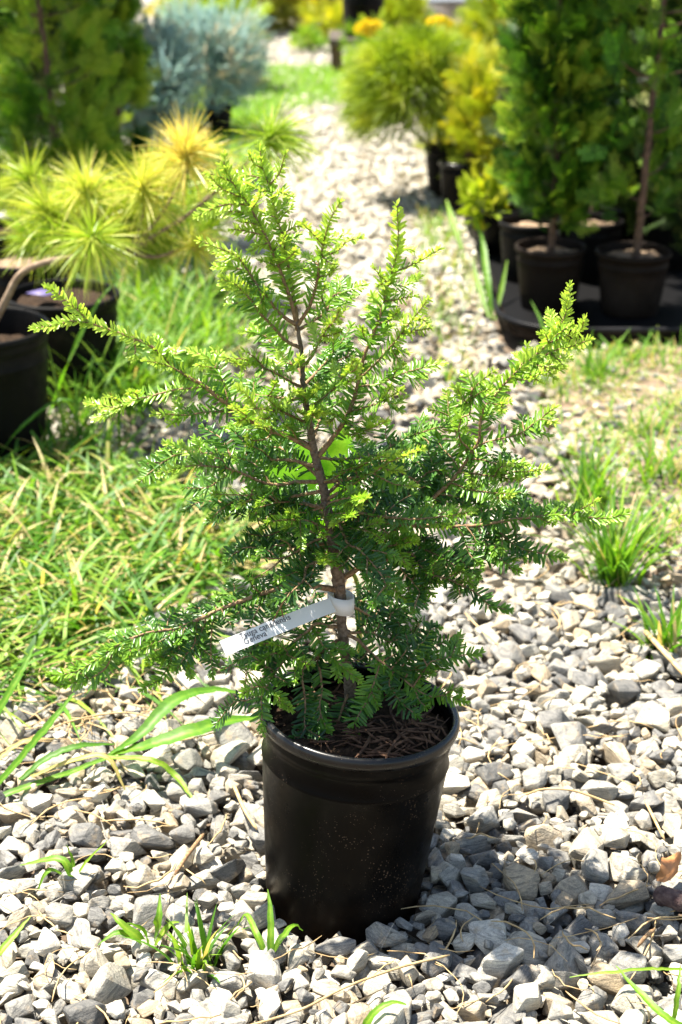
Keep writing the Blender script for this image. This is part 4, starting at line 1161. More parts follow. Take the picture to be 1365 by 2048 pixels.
# ------------------------------------------------------------------ right side shrubs
def threadleaf():
    c = at(838, 195, 4.05); o = thing('threadleaf_bush', (c[0] + .07, 4.12, .14), 'round golden green threadleaf cypress bush with fine drooping foliage over its pot', 'bush')
    m = 19000; u_ = nrm(rng.normal(size=(m, 3))); u_[:, 2] = np.where(u_[:, 2] < -.55, -u_[:, 2], u_[:, 2])
    rr_ = rng.uniform(.05, 1, m) ** .5; cen = np.array([-.07, -.07, c[2] - .14])
    P = cen + u_ * rr_[:, None] * np.array([.245, .22, .225])
    d = nrm(u_ * [1, 1, .6] + [0, 0, .25] + rng.normal(0, .25, (m, 3))); L = rng.uniform(.035, .085, m)
    side = nrm(np.cross(d, rng.normal(size=(m, 3)))); seg = 4; t = np.linspace(0, 1, seg + 1)
    Cn = P[:, None] + d[:, None] * (L[:, None] * t)[..., None] - np.array([0, 0, 1.0]) * (L[:, None] * .45 * t ** 2)[..., None]
    ww = .0019 * (1.1 - t); V = np.stack([Cn - side[:, None] * ww[None, :, None], Cn + side[:, None] * ww[None, :, None]], 2)
    k = np.arange(seg); q = np.stack([2 * k, 2 * k + 1, 2 * k + 3, 2 * k + 2], 1); f = (q[None] + (np.arange(m) * (seg + 1) * 2)[:, None, None]).reshape(-1, 4)
    cl = .5 + .3 * np.sin(P[:, 0] * 38 + 1) * np.sin(P[:, 2] * 33) + rng.normal(0, .12, m) + .10 * u_[:, 0] * 0
    b = MB(); b.add(V.reshape(-1, 3), f, tone=np.repeat(cl, (seg + 1) * 2)); b.build('crown', MAT['thread']).parent = o
    b = MB()
    for k_ in range(16):
        a_ = k_ * .9; e_ = cen + np.array([math.cos(a_) * .13, math.sin(a_) * .13, rng.uniform(-.05, .12)])
        pp = smooth_path([(0, 0, 0), (e_[0] * .4, e_[1] * .4, .07), tuple(e_)], .03); tube(b, pp, np.linspace(.005, .0015, len(pp)), 6)
    b.build('trunk', MAT['darkbark']).parent = o
threadleaf()

def leaf_variant(seed, w=.3):
    r = np.random.default_rng(seed); t = np.array([0, .3, .65, 1]); hw = np.array([.08, 1, .8, .05]) * w
    V = np.zeros((4, 3, 3)); V[:, :, 1] = t[:, None]; V[:, 0, 0] = -hw; V[:, 2, 0] = hw; V[:, 0, 2] = V[:, 2, 0] * .35; V[:, 2, 2] = V[:, 2, 0] * .35; V[:, :, 2] -= (.18 * t ** 2)[:, None]
    f = [[3 * i + c, 3 * i + c + 1, 3 * i + c + 4, 3 * i + c + 3] for i in range(3) for c in range(2)]
    return (V.reshape(-1, 3), [np.array(f)], {'tone': np.repeat(t * .1, 3)})
LEAF = [leaf_variant(k, .22 + .04 * k) for k in range(4)]

def shrub(name, label, base, cen, rx, rz, n, size, mat, variants=None, tone0=.5, tsd=.18, stems=9, cat='shrub', group=None, shell=.45, up=.4, ry=None, lobes=9, seed=1):
    """shrub with lobed uneven crown"""
    r = np.random.default_rng(seed); o = thing(name, base, label, cat, group); base = np.asarray(base, float); cen = np.asarray(cen, float) - base
    ry = ry or rx; dims = np.array([rx, ry, rz])
    lc = nrm(r.normal(size=(lobes, 3))) * r.uniform(.3, .75, (lobes, 1)); lt = r.normal(0, tsd * .7, lobes)
    pick = r.integers(0, lobes, n); u_ = nrm(r.normal(size=(n, 3))); rr_ = r.uniform(shell, 1, n) ** .6
    P = cen + (lc[pick] + u_ * rr_[:, None] * .48) * dims
    d = nrm(u_ * .7 + lc[pick] * .6 + [0, 0, up] + r.normal(0, .3, (n, 3)))
    b = MB(); scatter(b, variants or SPRAY, P, frames(d, nrm(r.normal(size=(n, 3)))), size * r.uniform(.6, 1.3, n), tone=tone0 + lt[pick] + r.normal(0, tsd * .6, n))
    b.build('crown', mat).parent = o
    b = MB()
    for k in range(stems):
        e_ = cen + lc[k % lobes] * dims * .9; pp = smooth_path([(r.normal(0, .006), r.normal(0, .006), -.01), tuple(e_ * .45 + [0, 0, .02]), tuple(e_)], .03); tube(b, pp, np.linspace(.004, .0012, len(pp)), 6)
    b.build('trunk', MAT['darkbark']).parent = o
    return o
c = at(972, 268, 3.82); bx = at(925, 345, 3.80)[0]
shrub('golden_shrub', 'upright golden yellow shrub between the threadleaf bush and the bright green column', (bx, 3.80, .14), c, .115, .235, 620, .075, MAT['gold'], tone0=.52, seed=21, lobes=16)
c = at(985, 400, 3.15)
shrub('leafy_seedling', 'small yellow green broad leaved seedling in the tray in front of the golden shrub', (at(1002, 470, 3.15)[0], 3.15, .125), c + [0, 0, .01], .085, .075, 110, .055, MAT['gold'], LEAF, tone0=.35, seed=22, lobes=8, shell=.2)
c = at(925, 240, 4.3)
shrub('golden_shrub', 'golden shrub partly hidden behind the round threadleaf bush', (c[0] + .05, 4.45, 0), (c[0] + .05, 4.45, c[2] + .02), .15, .30, 500, .08, MAT['gold'], tone0=.45, seed=23, lobes=14)

# blue spruces
def spruce_twig(seed):
    r = np.random.default_rng(seed); m = 70; t = r.uniform(0, 1, m); a_ = r.uniform(0, 6.28, m)
    d = nrm(np.stack([np.cos(a_), .55 + .5 * t, np.sin(a_)], -1)); p = np.stack([0 * t, t, 0 * t], -1); L = .20 * (1 - .3 * t); side = nrm(np.cross(d, [0.1, 1, .2])) * .017
    V = np.stack([p - side, p + side, p + d * L[:, None]], 1).reshape(-1, 3); f = np.arange(m * 3).reshape(-1, 3)
    return (V, [f], {'tone': np.tile([0, 0, .12], m)})
SPR = [spruce_twig(k) for k in range(4)]
def spruce(label, px, py, Y, rx, rz, n, seed, potr=.09):
    r = np.random.default_rng(seed); c = at(px, py, Y); o = shrub('blue_spruce', label, (c[0], Y, .10), c, rx, rz, n, .058, MAT['spruce'], SPR, tone0=.66, tsd=.16, cat='tree', group='blue spruces in pots', shell=.7, up=.5, seed=seed, lobes=26)
    return c
c = spruce('rounded blue spruce nearest the dark arborvitae, with tan tipped shoots', 318, 165, 4.35, .155, .21, 2700, 31)
nursery_pot(c[0], 4.35, .09, .075, .13, 'black pot shaded under the nearer blue spruce', MAT['pot'], MAT['dirt'])
c = spruce('larger blue spruce reaching right towards the gravel path', 418, 118, 5.3, .21, .21, 3400, 32)
nursery_pot(c[0] + .01, 5.25, .085, .07, .15, 'black pot under the larger blue spruce beside the path', MAT['pot_old'], MAT['dirt'])
c = at(375, 212, 4.9)
shrub('dwarf_conifer', 'small pale green dwarf conifer between the two blue spruces', (c[0], 4.9, 0), c, .05, .08, 140, .05, MAT['arbor'], tone0=.8, seed=33, lobes=6)

# ------------------------------------------------------------------ golden pine
pine = thing('golden_pine', (LP.location.x, 1.5, .26), 'golden needled pine with starburst needle tufts arching right from the left edge pot', 'tree')
pb = MB()
bursts = [  # px, py, Y, needle length, tone, n, direction
 (372, 300, 1.62, .108, .84, 330, (.0, -.1, 1)), (283, 372, 1.60, .108, .62, 300, (-.1, -.3, 1)), (170, 372, 1.60, .105, .60, 260, (-.2, -.2, 1)), (183, 478, 1.45, .110, .42, 300, (0, -1, .2)),
 (90, 420, 1.58, .10, .50, 240, (-.6, -.2, .6)), (388, 500, 1.62, .080, .66, 150, (.2, -1, -.2)), (548, 262, 1.66, .115, .36, 220, (.5, .1, .7)), (250, 440, 1.62, .10, .48, 240, (0, -.4, .6)),
 (330, 430, 1.75, .105, .26, 220, (.2, -.2, .6)), (440, 350, 1.80, .085, .55, 140, (.4, 0, .8)), (60, 350, 1.75, .09, .45, 160, (-.3, 0, 1)), (300, 500, 1.75, .09, .12, 200, (.3, -.3, -.3)), (400, 400, 1.85, .09, .18, 160, (.3, 0, .2)),
 (340, 470, 1.70, .085, .22, 160, (.4, -.4, -.1)), (120, 470, 1.55, .09, .30, 180, (-.3, -.6, 0)), (225, 400, 1.75, .1, .3, 180, (0, 0, .7)), (320, 350, 1.72, .1, .40, 200, (.1, 0, .9)), (130, 400, 1.68, .1, .34, 200, (-.2, 0, .8)), (210, 450, 1.62, .095, .42, 180, (.1, -.5, .5)), (290, 460, 1.66, .09, .34, 180, (.2, -.4, .3)), (420, 450, 1.78, .08, .3, 140, (.3, 0, .4)), (60, 470, 1.62, .09, .3, 160, (-.3, -.2, .3))]
wb = MB(); hub = at(30, 600, 1.5); rootp = np.array([LP.location.x, 1.5, .25])
stem = smooth_path([rootp, at(-20, 660, 1.48), at(12, 600, 1.47), at(45, 545, 1.47), at(112, 520, 1.47), at(180, 515, 1.5), at(250, 505, 1.6)], .02)
tube(wb, stem, np.linspace(.0085, .005, len(stem)), 10)
for px, py, Y, L, tn, n, dr in bursts:
    c0 = at(px, py, Y); dr = nrm(dr); m = int(n * 1.35); tn = tn + .08
    bias = rng.normal(0, .35, 3); u_ = nrm((dr + bias) * rng.uniform(-.15, 1.0, m)[:, None] + rng.normal(0, .60, (m, 3))); back = rng.uniform(0, .035, m)
    P = c0 - dr * back[:, None]; LL = L * rng.uniform(.6, 1.12, m); side = nrm(np.cross(u_, rng.normal(size=(m, 3)))) * .0011
    t = np.linspace(0, 1, 4); Cn = P[:, None] + u_[:, None] * (LL[:, None] * t)[..., None] - np.array([0, 0, 1.0]) * (LL[:, None] * rng.uniform(.02, .35, m)[:, None] * t ** 2)[..., None]
    ww = np.array([.8, 1, .9, .15]); V = np.stack([Cn - side[:, None] * ww[None, :, None], Cn + side[:, None] * ww[None, :, None]], 2)
    q = np.array([[0, 1, 3, 2], [2, 3, 5, 4], [4, 5, 7, 6]]); f = (q[None] + (np.arange(m) * 8)[:, None, None]).reshape(-1, 4)
    tv = tn + rng.normal(0, .10, m)[:, None] + np.linspace(-.08, .10, 4)[None]; pb.add(V.reshape(-1, 3), f, tone=np.repeat(tv, 2, 1).ravel())
    i = int(np.linalg.norm(stem - (c0 - dr * .15), axis=1).argmin())
    if np.linalg.norm(stem[i] - c0) > .02:
        pp = smooth_path([stem[i], (stem[i] + c0) / 2 - [0, 0, .02] - dr * .02, c0 - dr * .04, c0], .02); tube(wb, pp, np.linspace(.0045, .0022, len(pp)), 7)
def to_parent(o, p):
    o.parent = p; o.location = [-q for q in parent_world(p)]
to_parent(wb.build('trunk', plain('pine_bark', (.16, .11, .07), .8, .2, (.30, .22, .15), 90, .8, 160)), pine)
to_parent(pb.build('needles', MAT['pine']), pine)

# ------------------------------------------------------------------ far plants
far = [  # name,label,px,py,Y,rx,rz,n,size,mat,tone
 ('round_shrub', 'round mid green shrub just behind the blue spruces', 440, 45, 6.6, .20, .17, 420, .11, 'arbor', .8),
 ('yellow_shrub', 'bright yellow shrub above the blue spruces at the top of the view', 385, 2, 6.9, .16, .16, 300, .10, 'gold', .8),
 ('olive_shrub', 'olive yellow potted shrub at the left end of the far row', 510, 30, 8.9, .17, .24, 380, .10, 'olive', .35),
 ('olive_shrub', 'dense olive green shrub in the middle of the far row', 570, 22, 9.2, .19, .24, 420, .10, 'olive', .5),
 ('olive_shrub', 'golden olive shrub right of the middle of the far row', 630, 22, 9.1, .18, .24, 420, .10, 'olive', .72),
 ('weeping_shrub', 'pale yellow green weeping shrub at the right end of the far row beside the path', 672, 42, 8.5, .16, .13, 260, .09, 'gold', .45),
 ('low_shrub', 'low dark green plant beside the far end of the path', 620, 86, 8.1, .09, .06, 120, .07, 'arbor', .7),
 ('green_shrub', 'green shrub with orange flowers where the path bends', 745, 110, 6.7, .13, .14, 320, .07, 'arbor', .75),
 ('green_shrub', 'tall yellow green shrub behind the orange flowers', 790, 45, 7.6, .17, .17, 480, .10, 'gold', .35),
 ('green_shrub', 'yellow green shrub left of the white tunnel house, behind the threadleaf bush', 890, 125, 6.2, .17, .11, 420, .09, 'gold', .40),
 ('green_shrub', 'light green shrub at the top between the white tunnel house and the bright green column', 1000, 70, 5.6, .13, .24, 520, .09, 'gold', .35),
]
for k_, (nm, lab, px, py, Y, rx, rz, n, sz, mt, tn) in enumerate(far):
    c = at(px, py, Y); shrub(nm, lab, (c[0], Y, 0), (c[0], Y, max(c[2], rz * .75)), rx, rz, n, sz, MAT[mt], tone0=tn, seed=40 + k_, lobes=12)
for px, Y, lab in ((508, 8.8, 'black pot of the olive shrub at the left end of the far row'), (650, 8.7, 'black pot under the weeping shrub of the far row')):
    c = at(px, 60, Y); nursery_pot(c[0], Y - .1, .12, .1, .13, lab, MAT['pot'], MAT['dirt'], n=40)
c = at(727, 32, 7.3); nursery_pot(c[0], 7.3, .115, .10, .22, 'black pot standing on a bench beyond the orange flowers', MAT['pot'], MAT['dirt'], z=max(.0, c[2] - .1), n=40)
# bench below that pot
b = MB(); zt = max(.0, c[2] - .1) - .002
def box(mb_, x0, x1_, y0, y1, z0, z1):
    V = [(x, y, z) for z in (z0, z1) for y in (y0, y1) for x in (x0, x1_)]
    mb_.add(V, np.array([[0, 2, 3, 1], [4, 5, 7, 6], [0, 1, 5, 4], [2, 6, 7, 3], [0, 4, 6, 2], [1, 3, 7, 5]]))
bo = thing('low_bench', (c[0] + .04, 7.35, 0), 'low grey slatted bench carrying the far black pot', 'bench')
for k in range(4): box(b, -.22, .22, -.2 + k * .105, -.2 + k * .105 + .09, zt - .03, zt)
b.build('bench_top', plain('grey_wood', (.06, .05, .04), .8, .2, (.12, .10, .08), 20), smooth=False).parent = bo
for sx in (-.18, .18):
    b = MB(); box(b, sx - .03, sx + .03, -.16, .16, -.03, zt - .031); b.build('leg', MAT['darkbark'], smooth=False).parent = bo
# orange flowers (part heads on the shrub)
def flowers(label, pts, Y, n=10):
    o = thing('marigold_plant', (at(*pts[0], Y)[0], Y, 0), label, 'flowers', 'orange flowers'); ob = np.array(o.location)
    for (px, py) in pts:
        c = at(px, py, Y); b = MB(); m = 60
        u_ = nrm(rng.normal(size=(m, 3)) + [0, 0, .3]); scatter(b, LEAF, np.tile(c - ob, (m, 1)) + u_ * .012 * [1, 1, .6], frames(u_, nrm(rng.normal(size=(m, 3)))), np.full(m, .026), tone=rng.uniform(.2, 1, m)); b.build('flower_head', MAT['flower']).parent = o
    b = MB()
    for (px, py) in pts:
        c = at(px, py, Y) - ob; pp = smooth_path([(0, 0, -.02), (c[0] * .5, 0, c[2] * .5), tuple(c)], .05); tube(b, pp, np.full(len(pp), .004), 5)
    b.build('stem', MAT['broadleaf']).parent = o
flowers('orange flower heads beside the far black pot', [(735, 50), (722, 58), (752, 52), (742, 64)], 6.5)
flowers('orange flower heads in front of the white tunnel house', [(880, 42), (893, 48), (868, 46)], 6.0)
# white tunnel house
b = MB(); c = at(885, -20, 11.2); R0 = 1.5; aa = np.linspace(0, np.pi, 15)
arc = np.array([(R0 * math.cos(a_), 1.7 * math.sin(a_) ** .8) for a_ in aa]); nA = len(arc)
V = np.array([(q[0], yy_, q[1] - .03) for yy_ in (0, 2, 4, 6) for q in arc]); j = np.arange(nA - 1)
b.add(V, np.concatenate([np.stack([k * nA + j, k * nA + j + 1, (k + 1) * nA + j + 1, (k + 1) * nA + j], 1) for k in range(3)]))
th_ = thing('tunnel_house', (c[0] + .75, 11.2, 0), 'white plastic covered tunnel house far behind the shrubs at the top', 'greenhouse'); b.build('cover', MAT['white']).parent = th_
b = MB(); V = np.array([(q[0], -.002, q[1] - .03) for q in arc] + [(0, -.002, -.03)]); b.add(V, np.stack([j + 1, j, np.full(nA - 1, nA)], 1)); b.build('end_wall', MAT['white'], smooth=False).parent = th_
# a tall backing hedge closes the view for a camera a step aside
for k_, (x_, Y_) in enumerate([(-3.4, 10.6), (-2.1, 10.9), (-.9, 10.7), (-.1, 11.0), (4.3, 10.6)]):
    shrub('hedge_shrub', ['big dark hedge bush farthest left behind the nursery rows', 'big hedge bush left of centre behind the far row', 'big hedge bush behind the olive shrubs', 'big hedge bush left of the tunnel house', 'big hedge bush right of the tunnel house'][k_],
          (x_, Y_, 0), (x_, Y_, .75), .8, .85, 900, .2, MAT['olive'], tone0=.3, seed=60 + k_, lobes=18, group='hedge bushes behind the nursery')

# ------------------------------------------------------------------ grass
def tuft(x, y, n, L, w, label, name='grass_tuft', cat='weed', spread=.012, lean=(.05, .5), droop=(.1, .6), tone=(.25, .7), group=None, seg=7, z=-.025, straw=.08):
    o = thing(name, (x, y, 0), label, cat, group)
    b = MB(); base = np.stack([rng.normal(0, spread, n), rng.normal(0, spread, n), np.full(n, z)], -1)
    tn = rng.uniform(*tone, n); tn[rng.uniform(size=n) < straw] = .95
    blades(b, base, rng.uniform(0, 6.28, n), L * rng.uniform(.5, 1.1, n), w * rng.uniform(.7, 1.2, n), rng.uniform(*lean, n), rng.uniform(*droop, n), seg, tn, rng.normal(0, .6, n))
    b.build('blades', MAT['grass']).parent = o
    return o
def mat_grass(name, label, poly, n, L, w, lean=(.3, .9), droop=(.2, .8), tone=(.2, .8), mat='grass', straw=.2, seg=6, dens=None):
    P = np.array([G(*q)[:2] for q in poly]); lo, hi = P.min(0), P.max(0); pts = []
    while len(pts) < n:
        q = rng.uniform(lo, hi); c = False
        for i in range(len(P)):
            a_, b_ = P[i], P[i - 1]
            if (a_[1] > q[1]) != (b_[1] > q[1]) and q[0] < (b_[0] - a_[0]) * (q[1] - a_[1]) / (b_[1] - a_[1]) + a_[0]: c = not c
        if c and (dens is None or rng.uniform() < dens(q)): pts.append(q)
    pts = np.array(pts); b = MB(); tn = rng.uniform(*tone, n); s_ = rng.uniform(size=n) < straw; tn[s_] = rng.uniform(.85, 1, s_.sum())
    az = rng.uniform(0, 6.28, n) + .8 * np.sin(pts[:, 0] * 9 + pts[:, 1] * 5)
    blades(b, np.column_stack([pts, np.full(n, -.022)]), az, L * rng.uniform(.45, 1.15, n), w * rng.uniform(.6, 1.2, n), rng.uniform(*lean, n), rng.uniform(*droop, n), seg, tn, rng.normal(0, .7, n))
    return tag(b.build(name, MAT[mat]), label, 'grass', kind='stuff')
clump = lambda f_, lo_, s_=0: (lambda q: lo_ + (1 - lo_) * (.5 + .5 * math.sin(q[0] * f_ + s_) * math.sin(q[1] * f_ * .8 + 1)) ** 1.5)
mat_grass('grass', 'sprawling green and straw coloured crabgrass mat on the left', [(-150, 960), (130, 900), (330, 960), (470, 1040), (460, 1180), (330, 1330), (120, 1390), (-150, 1430)], 3200, .18, .0084, (.30, .95), (.25, .95), (.12, .80), straw=.20, dens=clump(17, .35))
mat_grass('grass', 'tall bright grass growing between the left pots and the path', [(215, 640), (300, 560), (440, 560), (480, 680), (420, 760), (290, 830), (170, 900), (130, 860)], 1100, .27, .0072, (.1, .6), (.2, .8), (.35, .72), straw=.06, dens=clump(13, .3, 2))
mat_grass('grass', 'mown green strip crossing the path far back', [(380, 190), (440, 135), (760, 128), (790, 165), (700, 200), (560, 215), (470, 260)], 5200, .075, .006, (.1, .7), (.1, .4), (.3, .8), 'lawn', .0, 4)
mat_grass('grass', 'grass strip along the left side of the far path', [(400, 250), (480, 205), (560, 205), (540, 270), (520, 340), (440, 420), (330, 520), (330, 400)], 2300, .10, .0055, (.1, .7), (.1, .5), (.3, .8), 'lawn', .0, 4)
mat_grass('grass', 'thin weeds along the right side of the path', [(830, 420), (900, 430), (960, 560), (940, 700), (960, 760), (880, 800), (850, 640), (840, 520)], 420, .085, .0045, (.05, .6), (.1, .6), (.4, .85), straw=.2, dens=clump(22, .1, 4))
mat_grass('grass', 'patchy green grass and weeds on the soil at the right', [(1090, 720), (1420, 690), (1420, 1080), (1320, 1110), (1190, 1060), (1130, 900)], 1500, .11, .0050, (.1, .8), (.15, .7), (.25, .80), straw=.2, dens=clump(19, .12, 1))
mat_grass('grass', 'sparse grass blades at the foot of the right hand tray', [(1060, 720), (1400, 690), (1400, 760), (1080, 790)], 170, .11, .0048, (.05, .5), (.1, .5), (.3, .7), straw=.1)

# bare soil patch at the right, a sheet over the gravel bed
b = MB(); P = np.array([G(*q)[:2] for q in [(1085, 705), (1500, 690), (1500, 1010), (1330, 1075), (1200, 1040), (1150, 930), (1110, 830)]])
c = P.mean(0); ring_ = smooth_path(np.vstack([P, P[:1]]), .05)[:-1]; ring_ = ring_ + rng.normal(0, .012, ring_.shape); n = len(ring_)
lv = [(1, -.012), (.93, .004), (.8, .008), (.5, .010)]; V = []
for s_, z_ in lv: V += [(c[0] + (q[0] - c[0]) * s_, c[1] + (q[1] - c[1]) * s_, z_ + rng.normal(0, .002)) for q in ring_]
V.append((c[0], c[1], .009)); j = np.arange(n); k = (j + 1) % n
fs = np.concatenate([np.stack([q * n + j, q * n + k, (q + 1) * n + k, (q + 1) * n + j], 1) for q in range(3)])
b.add(V, [fs, np.stack([3 * n + j, 3 * n + k, np.full(n, 4 * n)], 1)])
tag(b.build('soil_patch', plain('sandy_soil', (.13, .09, .06), .95, .1, (.30, .235, .165), 22, 1, 60, 7)), 'bare brown sandy soil between the right tray and the gravel', kind='structure')
# scattered stones on that soil
m = 260; gm = MB(); qx = rng.uniform(0, 1, (m, 2)); base = np.array([G(1120 + 280 * a_, 760 + 290 * b_)[:2] for a_, b_ in qx]); put(np.column_stack([base, np.full(m, .010), rng.uniform(.012, .032, m)]), LO)
tag(gm.build('scattered_gravel', MAT['stone'], smooth=False), 'loose stones half sunk in the bare soil at the right', 'gravel', kind='stuff')

# single tufts
g = lambda px, py: G(px, py)[:2]
TU = [((1232, 1160), 120, .24, .0062, 'big bright grass clump with a dark base on the right gravel edge', .012), ((1335, 1300), 50, .14, .0075, 'leafy weed clump at the right edge beside a straw strip', .012),
      ((1180, 1010), 80, .21, .0055, 'upright grass clump just behind the big bright clump', .02), ((1320, 960), 60, .17, .0055, 'grass clump near the right edge in the soil', .02),
      ((905, 755), 16, .085, .0045, 'thin grass sprig in the path right of the hemlock top', .006), ((1190, 760), 36, .16, .006, 'grass clump in front of the tray, below the leaning trunk pot', .012),
      ((1075, 745), 10, .10, .006, 'few broad grass blades at the tray corner', .008), ((395, 1925), 44, .115, .0062, 'grassy weed clump in the front gravel left of the pot', .008),
      ((880, 640), 14, .09, .0045, 'wispy grass sprig near the middle of the path edge', .008), ((690, 385), 10, .05, .004, 'tiny green sprig in the middle of the far path', .006),
      ((865, 455), 30, .085, .006, 'low grass clump at the path edge beside the farther tray', .02), ((240, 800), 24, .26, .007, 'long arching grass clump between the left pots', .02),
      ((150, 900), 16, .28, .008, 'long grass blades beside the left edge pot', .02), ((1290, 880), 40, .13, .005, 'small grass clump in the soil patch at the right', .015)]
for q, n, L, w_, lab, sp in TU: xy = g(*q); tuft(xy[0], xy[1], n, L, w_, lab, spread=sp, group='grass clumps')

def ribbon(mb_, P3, widths, nrmhint=(0, -.4, 1), fold=.15, tone=.5):
    P = smooth_path(P3, .006); n = len(P); T = nrm(np.gradient(P, axis=0)); N = np.asarray(nrmhint, float); S = nrm(np.cross(T, N)); U = np.cross(S, T)
    wd = np.interp(np.linspace(0, 1, n), np.linspace(0, 1, len(widths)), widths)[:, None]
    V = np.stack([P - S * wd * .5 + U * wd * fold, P - S * wd * .22 + U * wd * fold * .35, P, P + S * wd * .22 + U * wd * fold * .35, P + S * wd * .5 + U * wd * fold], 1)
    V += .0004 * rng.normal(size=(n, 1, 3))
    q = np.array([[c, c + 1, c + 6, c + 5] for c in range(4)]); f = (q[None] + (np.arange(n - 1) * 5)[:, None, None]).reshape(-1, 4)
    tv = np.tile(np.array([0, .02, .18, .02, 0]), n) + tone + np.repeat(rng.normal(0, .03, n), 5)
    mb_.add(V.reshape(-1, 3), f, tone=tv)
def lift(px, py, z): return G(px, py, z)
def leafy(name, label, cat, leaves, base, mat='grass', group=None):
    o = thing(name, (base[0], base[1], 0), label, cat, group)
    for pts, wd, tone, hint in leaves:
        b = MB(); ribbon(b, [lift(*q) for q in pts], wd, hint, .14, tone); to_parent(b.build('leaf', MAT[mat]), o)
    return o
up = (0, -.3, 1)
leafy('broad_grass', 'sprawling broad bladed grass plant lying over the gravel at the left', 'grass plant', [
  ([(-30, 1605, .01), (60, 1572, .02), (140, 1545, .022), (215, 1515, .025)], [.011, .010, .009, .007], .45, up),
  ([(215, 1512, .025), (280, 1470, .055), (350, 1402, .080), (430, 1380, .075), (500, 1392, .06)], [.004, .017, .022, .013, .002], .35, up),
  ([(215, 1512, .025), (300, 1490, .05), (390, 1462, .065), (460, 1442, .06), (520, 1435, .045)], [.004, .018, .026, .020, .006], .42, up),
  ([(-10, 1575, .01), (40, 1520, .05), (90, 1460, .09), (150, 1385, .13)], [.012, .013, .012, .003], .38, up),
  ([(40, 1560, .02), (90, 1520, .03), (150, 1495, .04), (230, 1488, .03)], [.006, .011, .011, .002], .25, up),
  ([(60, 1555, .02), (150, 1520, .05), (215, 1515, .055), (250, 1580, .02)], [.005, .008, .008, .002], .85, up),
  ([(215, 1515, .03), (300, 1520, .04), (350, 1550, .02), (390, 1605, .01)], [.006, .010, .009, .002], .62, up),
  ([(-30, 1480, .02), (0, 1420, .06), (40, 1350, .1), (70, 1290, .13)], [.009, .012, .011, .003], .4, up),
  ([(-20, 1540, .02), (20, 1500, .04), (60, 1480, .05), (110, 1478, .03)], [.005, .008, .008, .002], .9, up)], g(0, 1590))
leafy('weed', 'small forked green weed with narrow leaves in the left gravel', 'weed', [
  ([(148, 1772, .0), (140, 1745, .03), (118, 1718, .045), (40, 1730, .03)], [.004, .010, .009, .001], .5, up), ([(148, 1772, .0), (145, 1720, .03), (133, 1690, .05)], [.003, .005, .001], .5, up),
  ([(148, 1772, .0), (165, 1735, .03), (215, 1680, .07)], [.003, .005, .001], .6, up), ([(146, 1765, .0), (100, 1740, .03), (72, 1790, .0)], [.003, .007, .001], .45, up)], g(148, 1772))
leafy('weed', 'three bladed green seedling close against the left foot of the big pot', 'weed', [
  ([(540, 1935, .0), (542, 1880, .03), (541, 1820, .055), (536, 1778, .07)], [.006, .0085, .007, .001], .5, up), ([(540, 1930, .0), (515, 1870, .03), (492, 1830, .03), (470, 1860, .01)], [.005, .008, .006, .001], .55, up),
  ([(542, 1915, .01), (560, 1880, .03), (590, 1850, .03), (605, 1862, .02)], [.004, .008, .006, .001], .5, up)], g(540, 1935))
leafy('weed', 'leafy green weed sprout with pointed leaves left of the grassy clump', 'weed', [
  ([(300, 1898, .0), (270, 1870, .02), (235, 1840, .035), (222, 1825, .035)], [.004, .013, .008, .001], .55, up), ([(310, 1890, .0), (318, 1840, .04), (321, 1788, .06)], [.004, .011, .001], .5, up),
  ([(300, 1898, .0), (285, 1860, .035), (255, 1845, .05)], [.004, .010, .001], .5, up), ([(310, 1890, .01), (340, 1850, .03), (358, 1845, .03)], [.003, .009, .002], .6, up),
  ([(300, 1895, .0), (240, 1865, .02), (196, 1890, .01)], [.003, .009, .001], .45, up)], g(300, 1898))
leafy('weed', 'curved grass blades poking in from the bottom right corner', 'weed', [
  ([(1420, 2075, .01), (1340, 2040, .03), (1280, 1985, .04), (1232, 1932, .05)], [.006, .009, .008, .001], .5, up), ([(1400, 1940, .02), (1300, 1938, .04), (1210, 1945, .04), (1140, 1955, .03)], [.004, .004, .004, .001], .6, up),
  ([(1345, 2060, .01), (1355, 1990, .05), (1362, 1930, .07)], [.004, .006, .001], .5, up)], g(1380, 2080))
leafy('weed', 'single curved grass blade at the bottom edge in front of the pot', 'weed', [([(720, 2080, .0), (745, 2030, .03), (785, 2005, .04), (812, 2010, .035)], [.005, .009, .007, .002], .5, up)], g(720, 2080))
leafy('weed', 'grass blades leaning in from the left edge of the front gravel', 'weed', [([(-30, 1950, .0), (0, 1905, .03), (30, 1870, .04), (62, 1832, .05)], [.005, .009, .008, .001], .6, up)], g(-20, 1950))
leafy('weed', 'tall broad upright grass blades standing in front of the farther tray', 'weed', [
  ([(985, 640, .0), (975, 560, .09), (965, 480, .17), (950, 440, .22)], [.006, .020, .016, .003], .42, (0, -1, .2)), ([(978, 635, .0), (955, 560, .07), (945, 520, .11)], [.005, .017, .003], .5, (0, -1, .2)),
  ([(990, 640, .0), (1005, 570, .07), (1015, 520, .12)], [.005, .014, .003], .5, (0, -1, .2)), ([(925, 500, .0), (905, 440, .07), (893, 400, .11)], [.008, .022, .004], .55, (0, -1, .2)),
  ([(1090, 700, .0), (1085, 650, .06), (1062, 600, .11)], [.004, .009, .001], .4, (0, -1, .2))], g(985, 640))
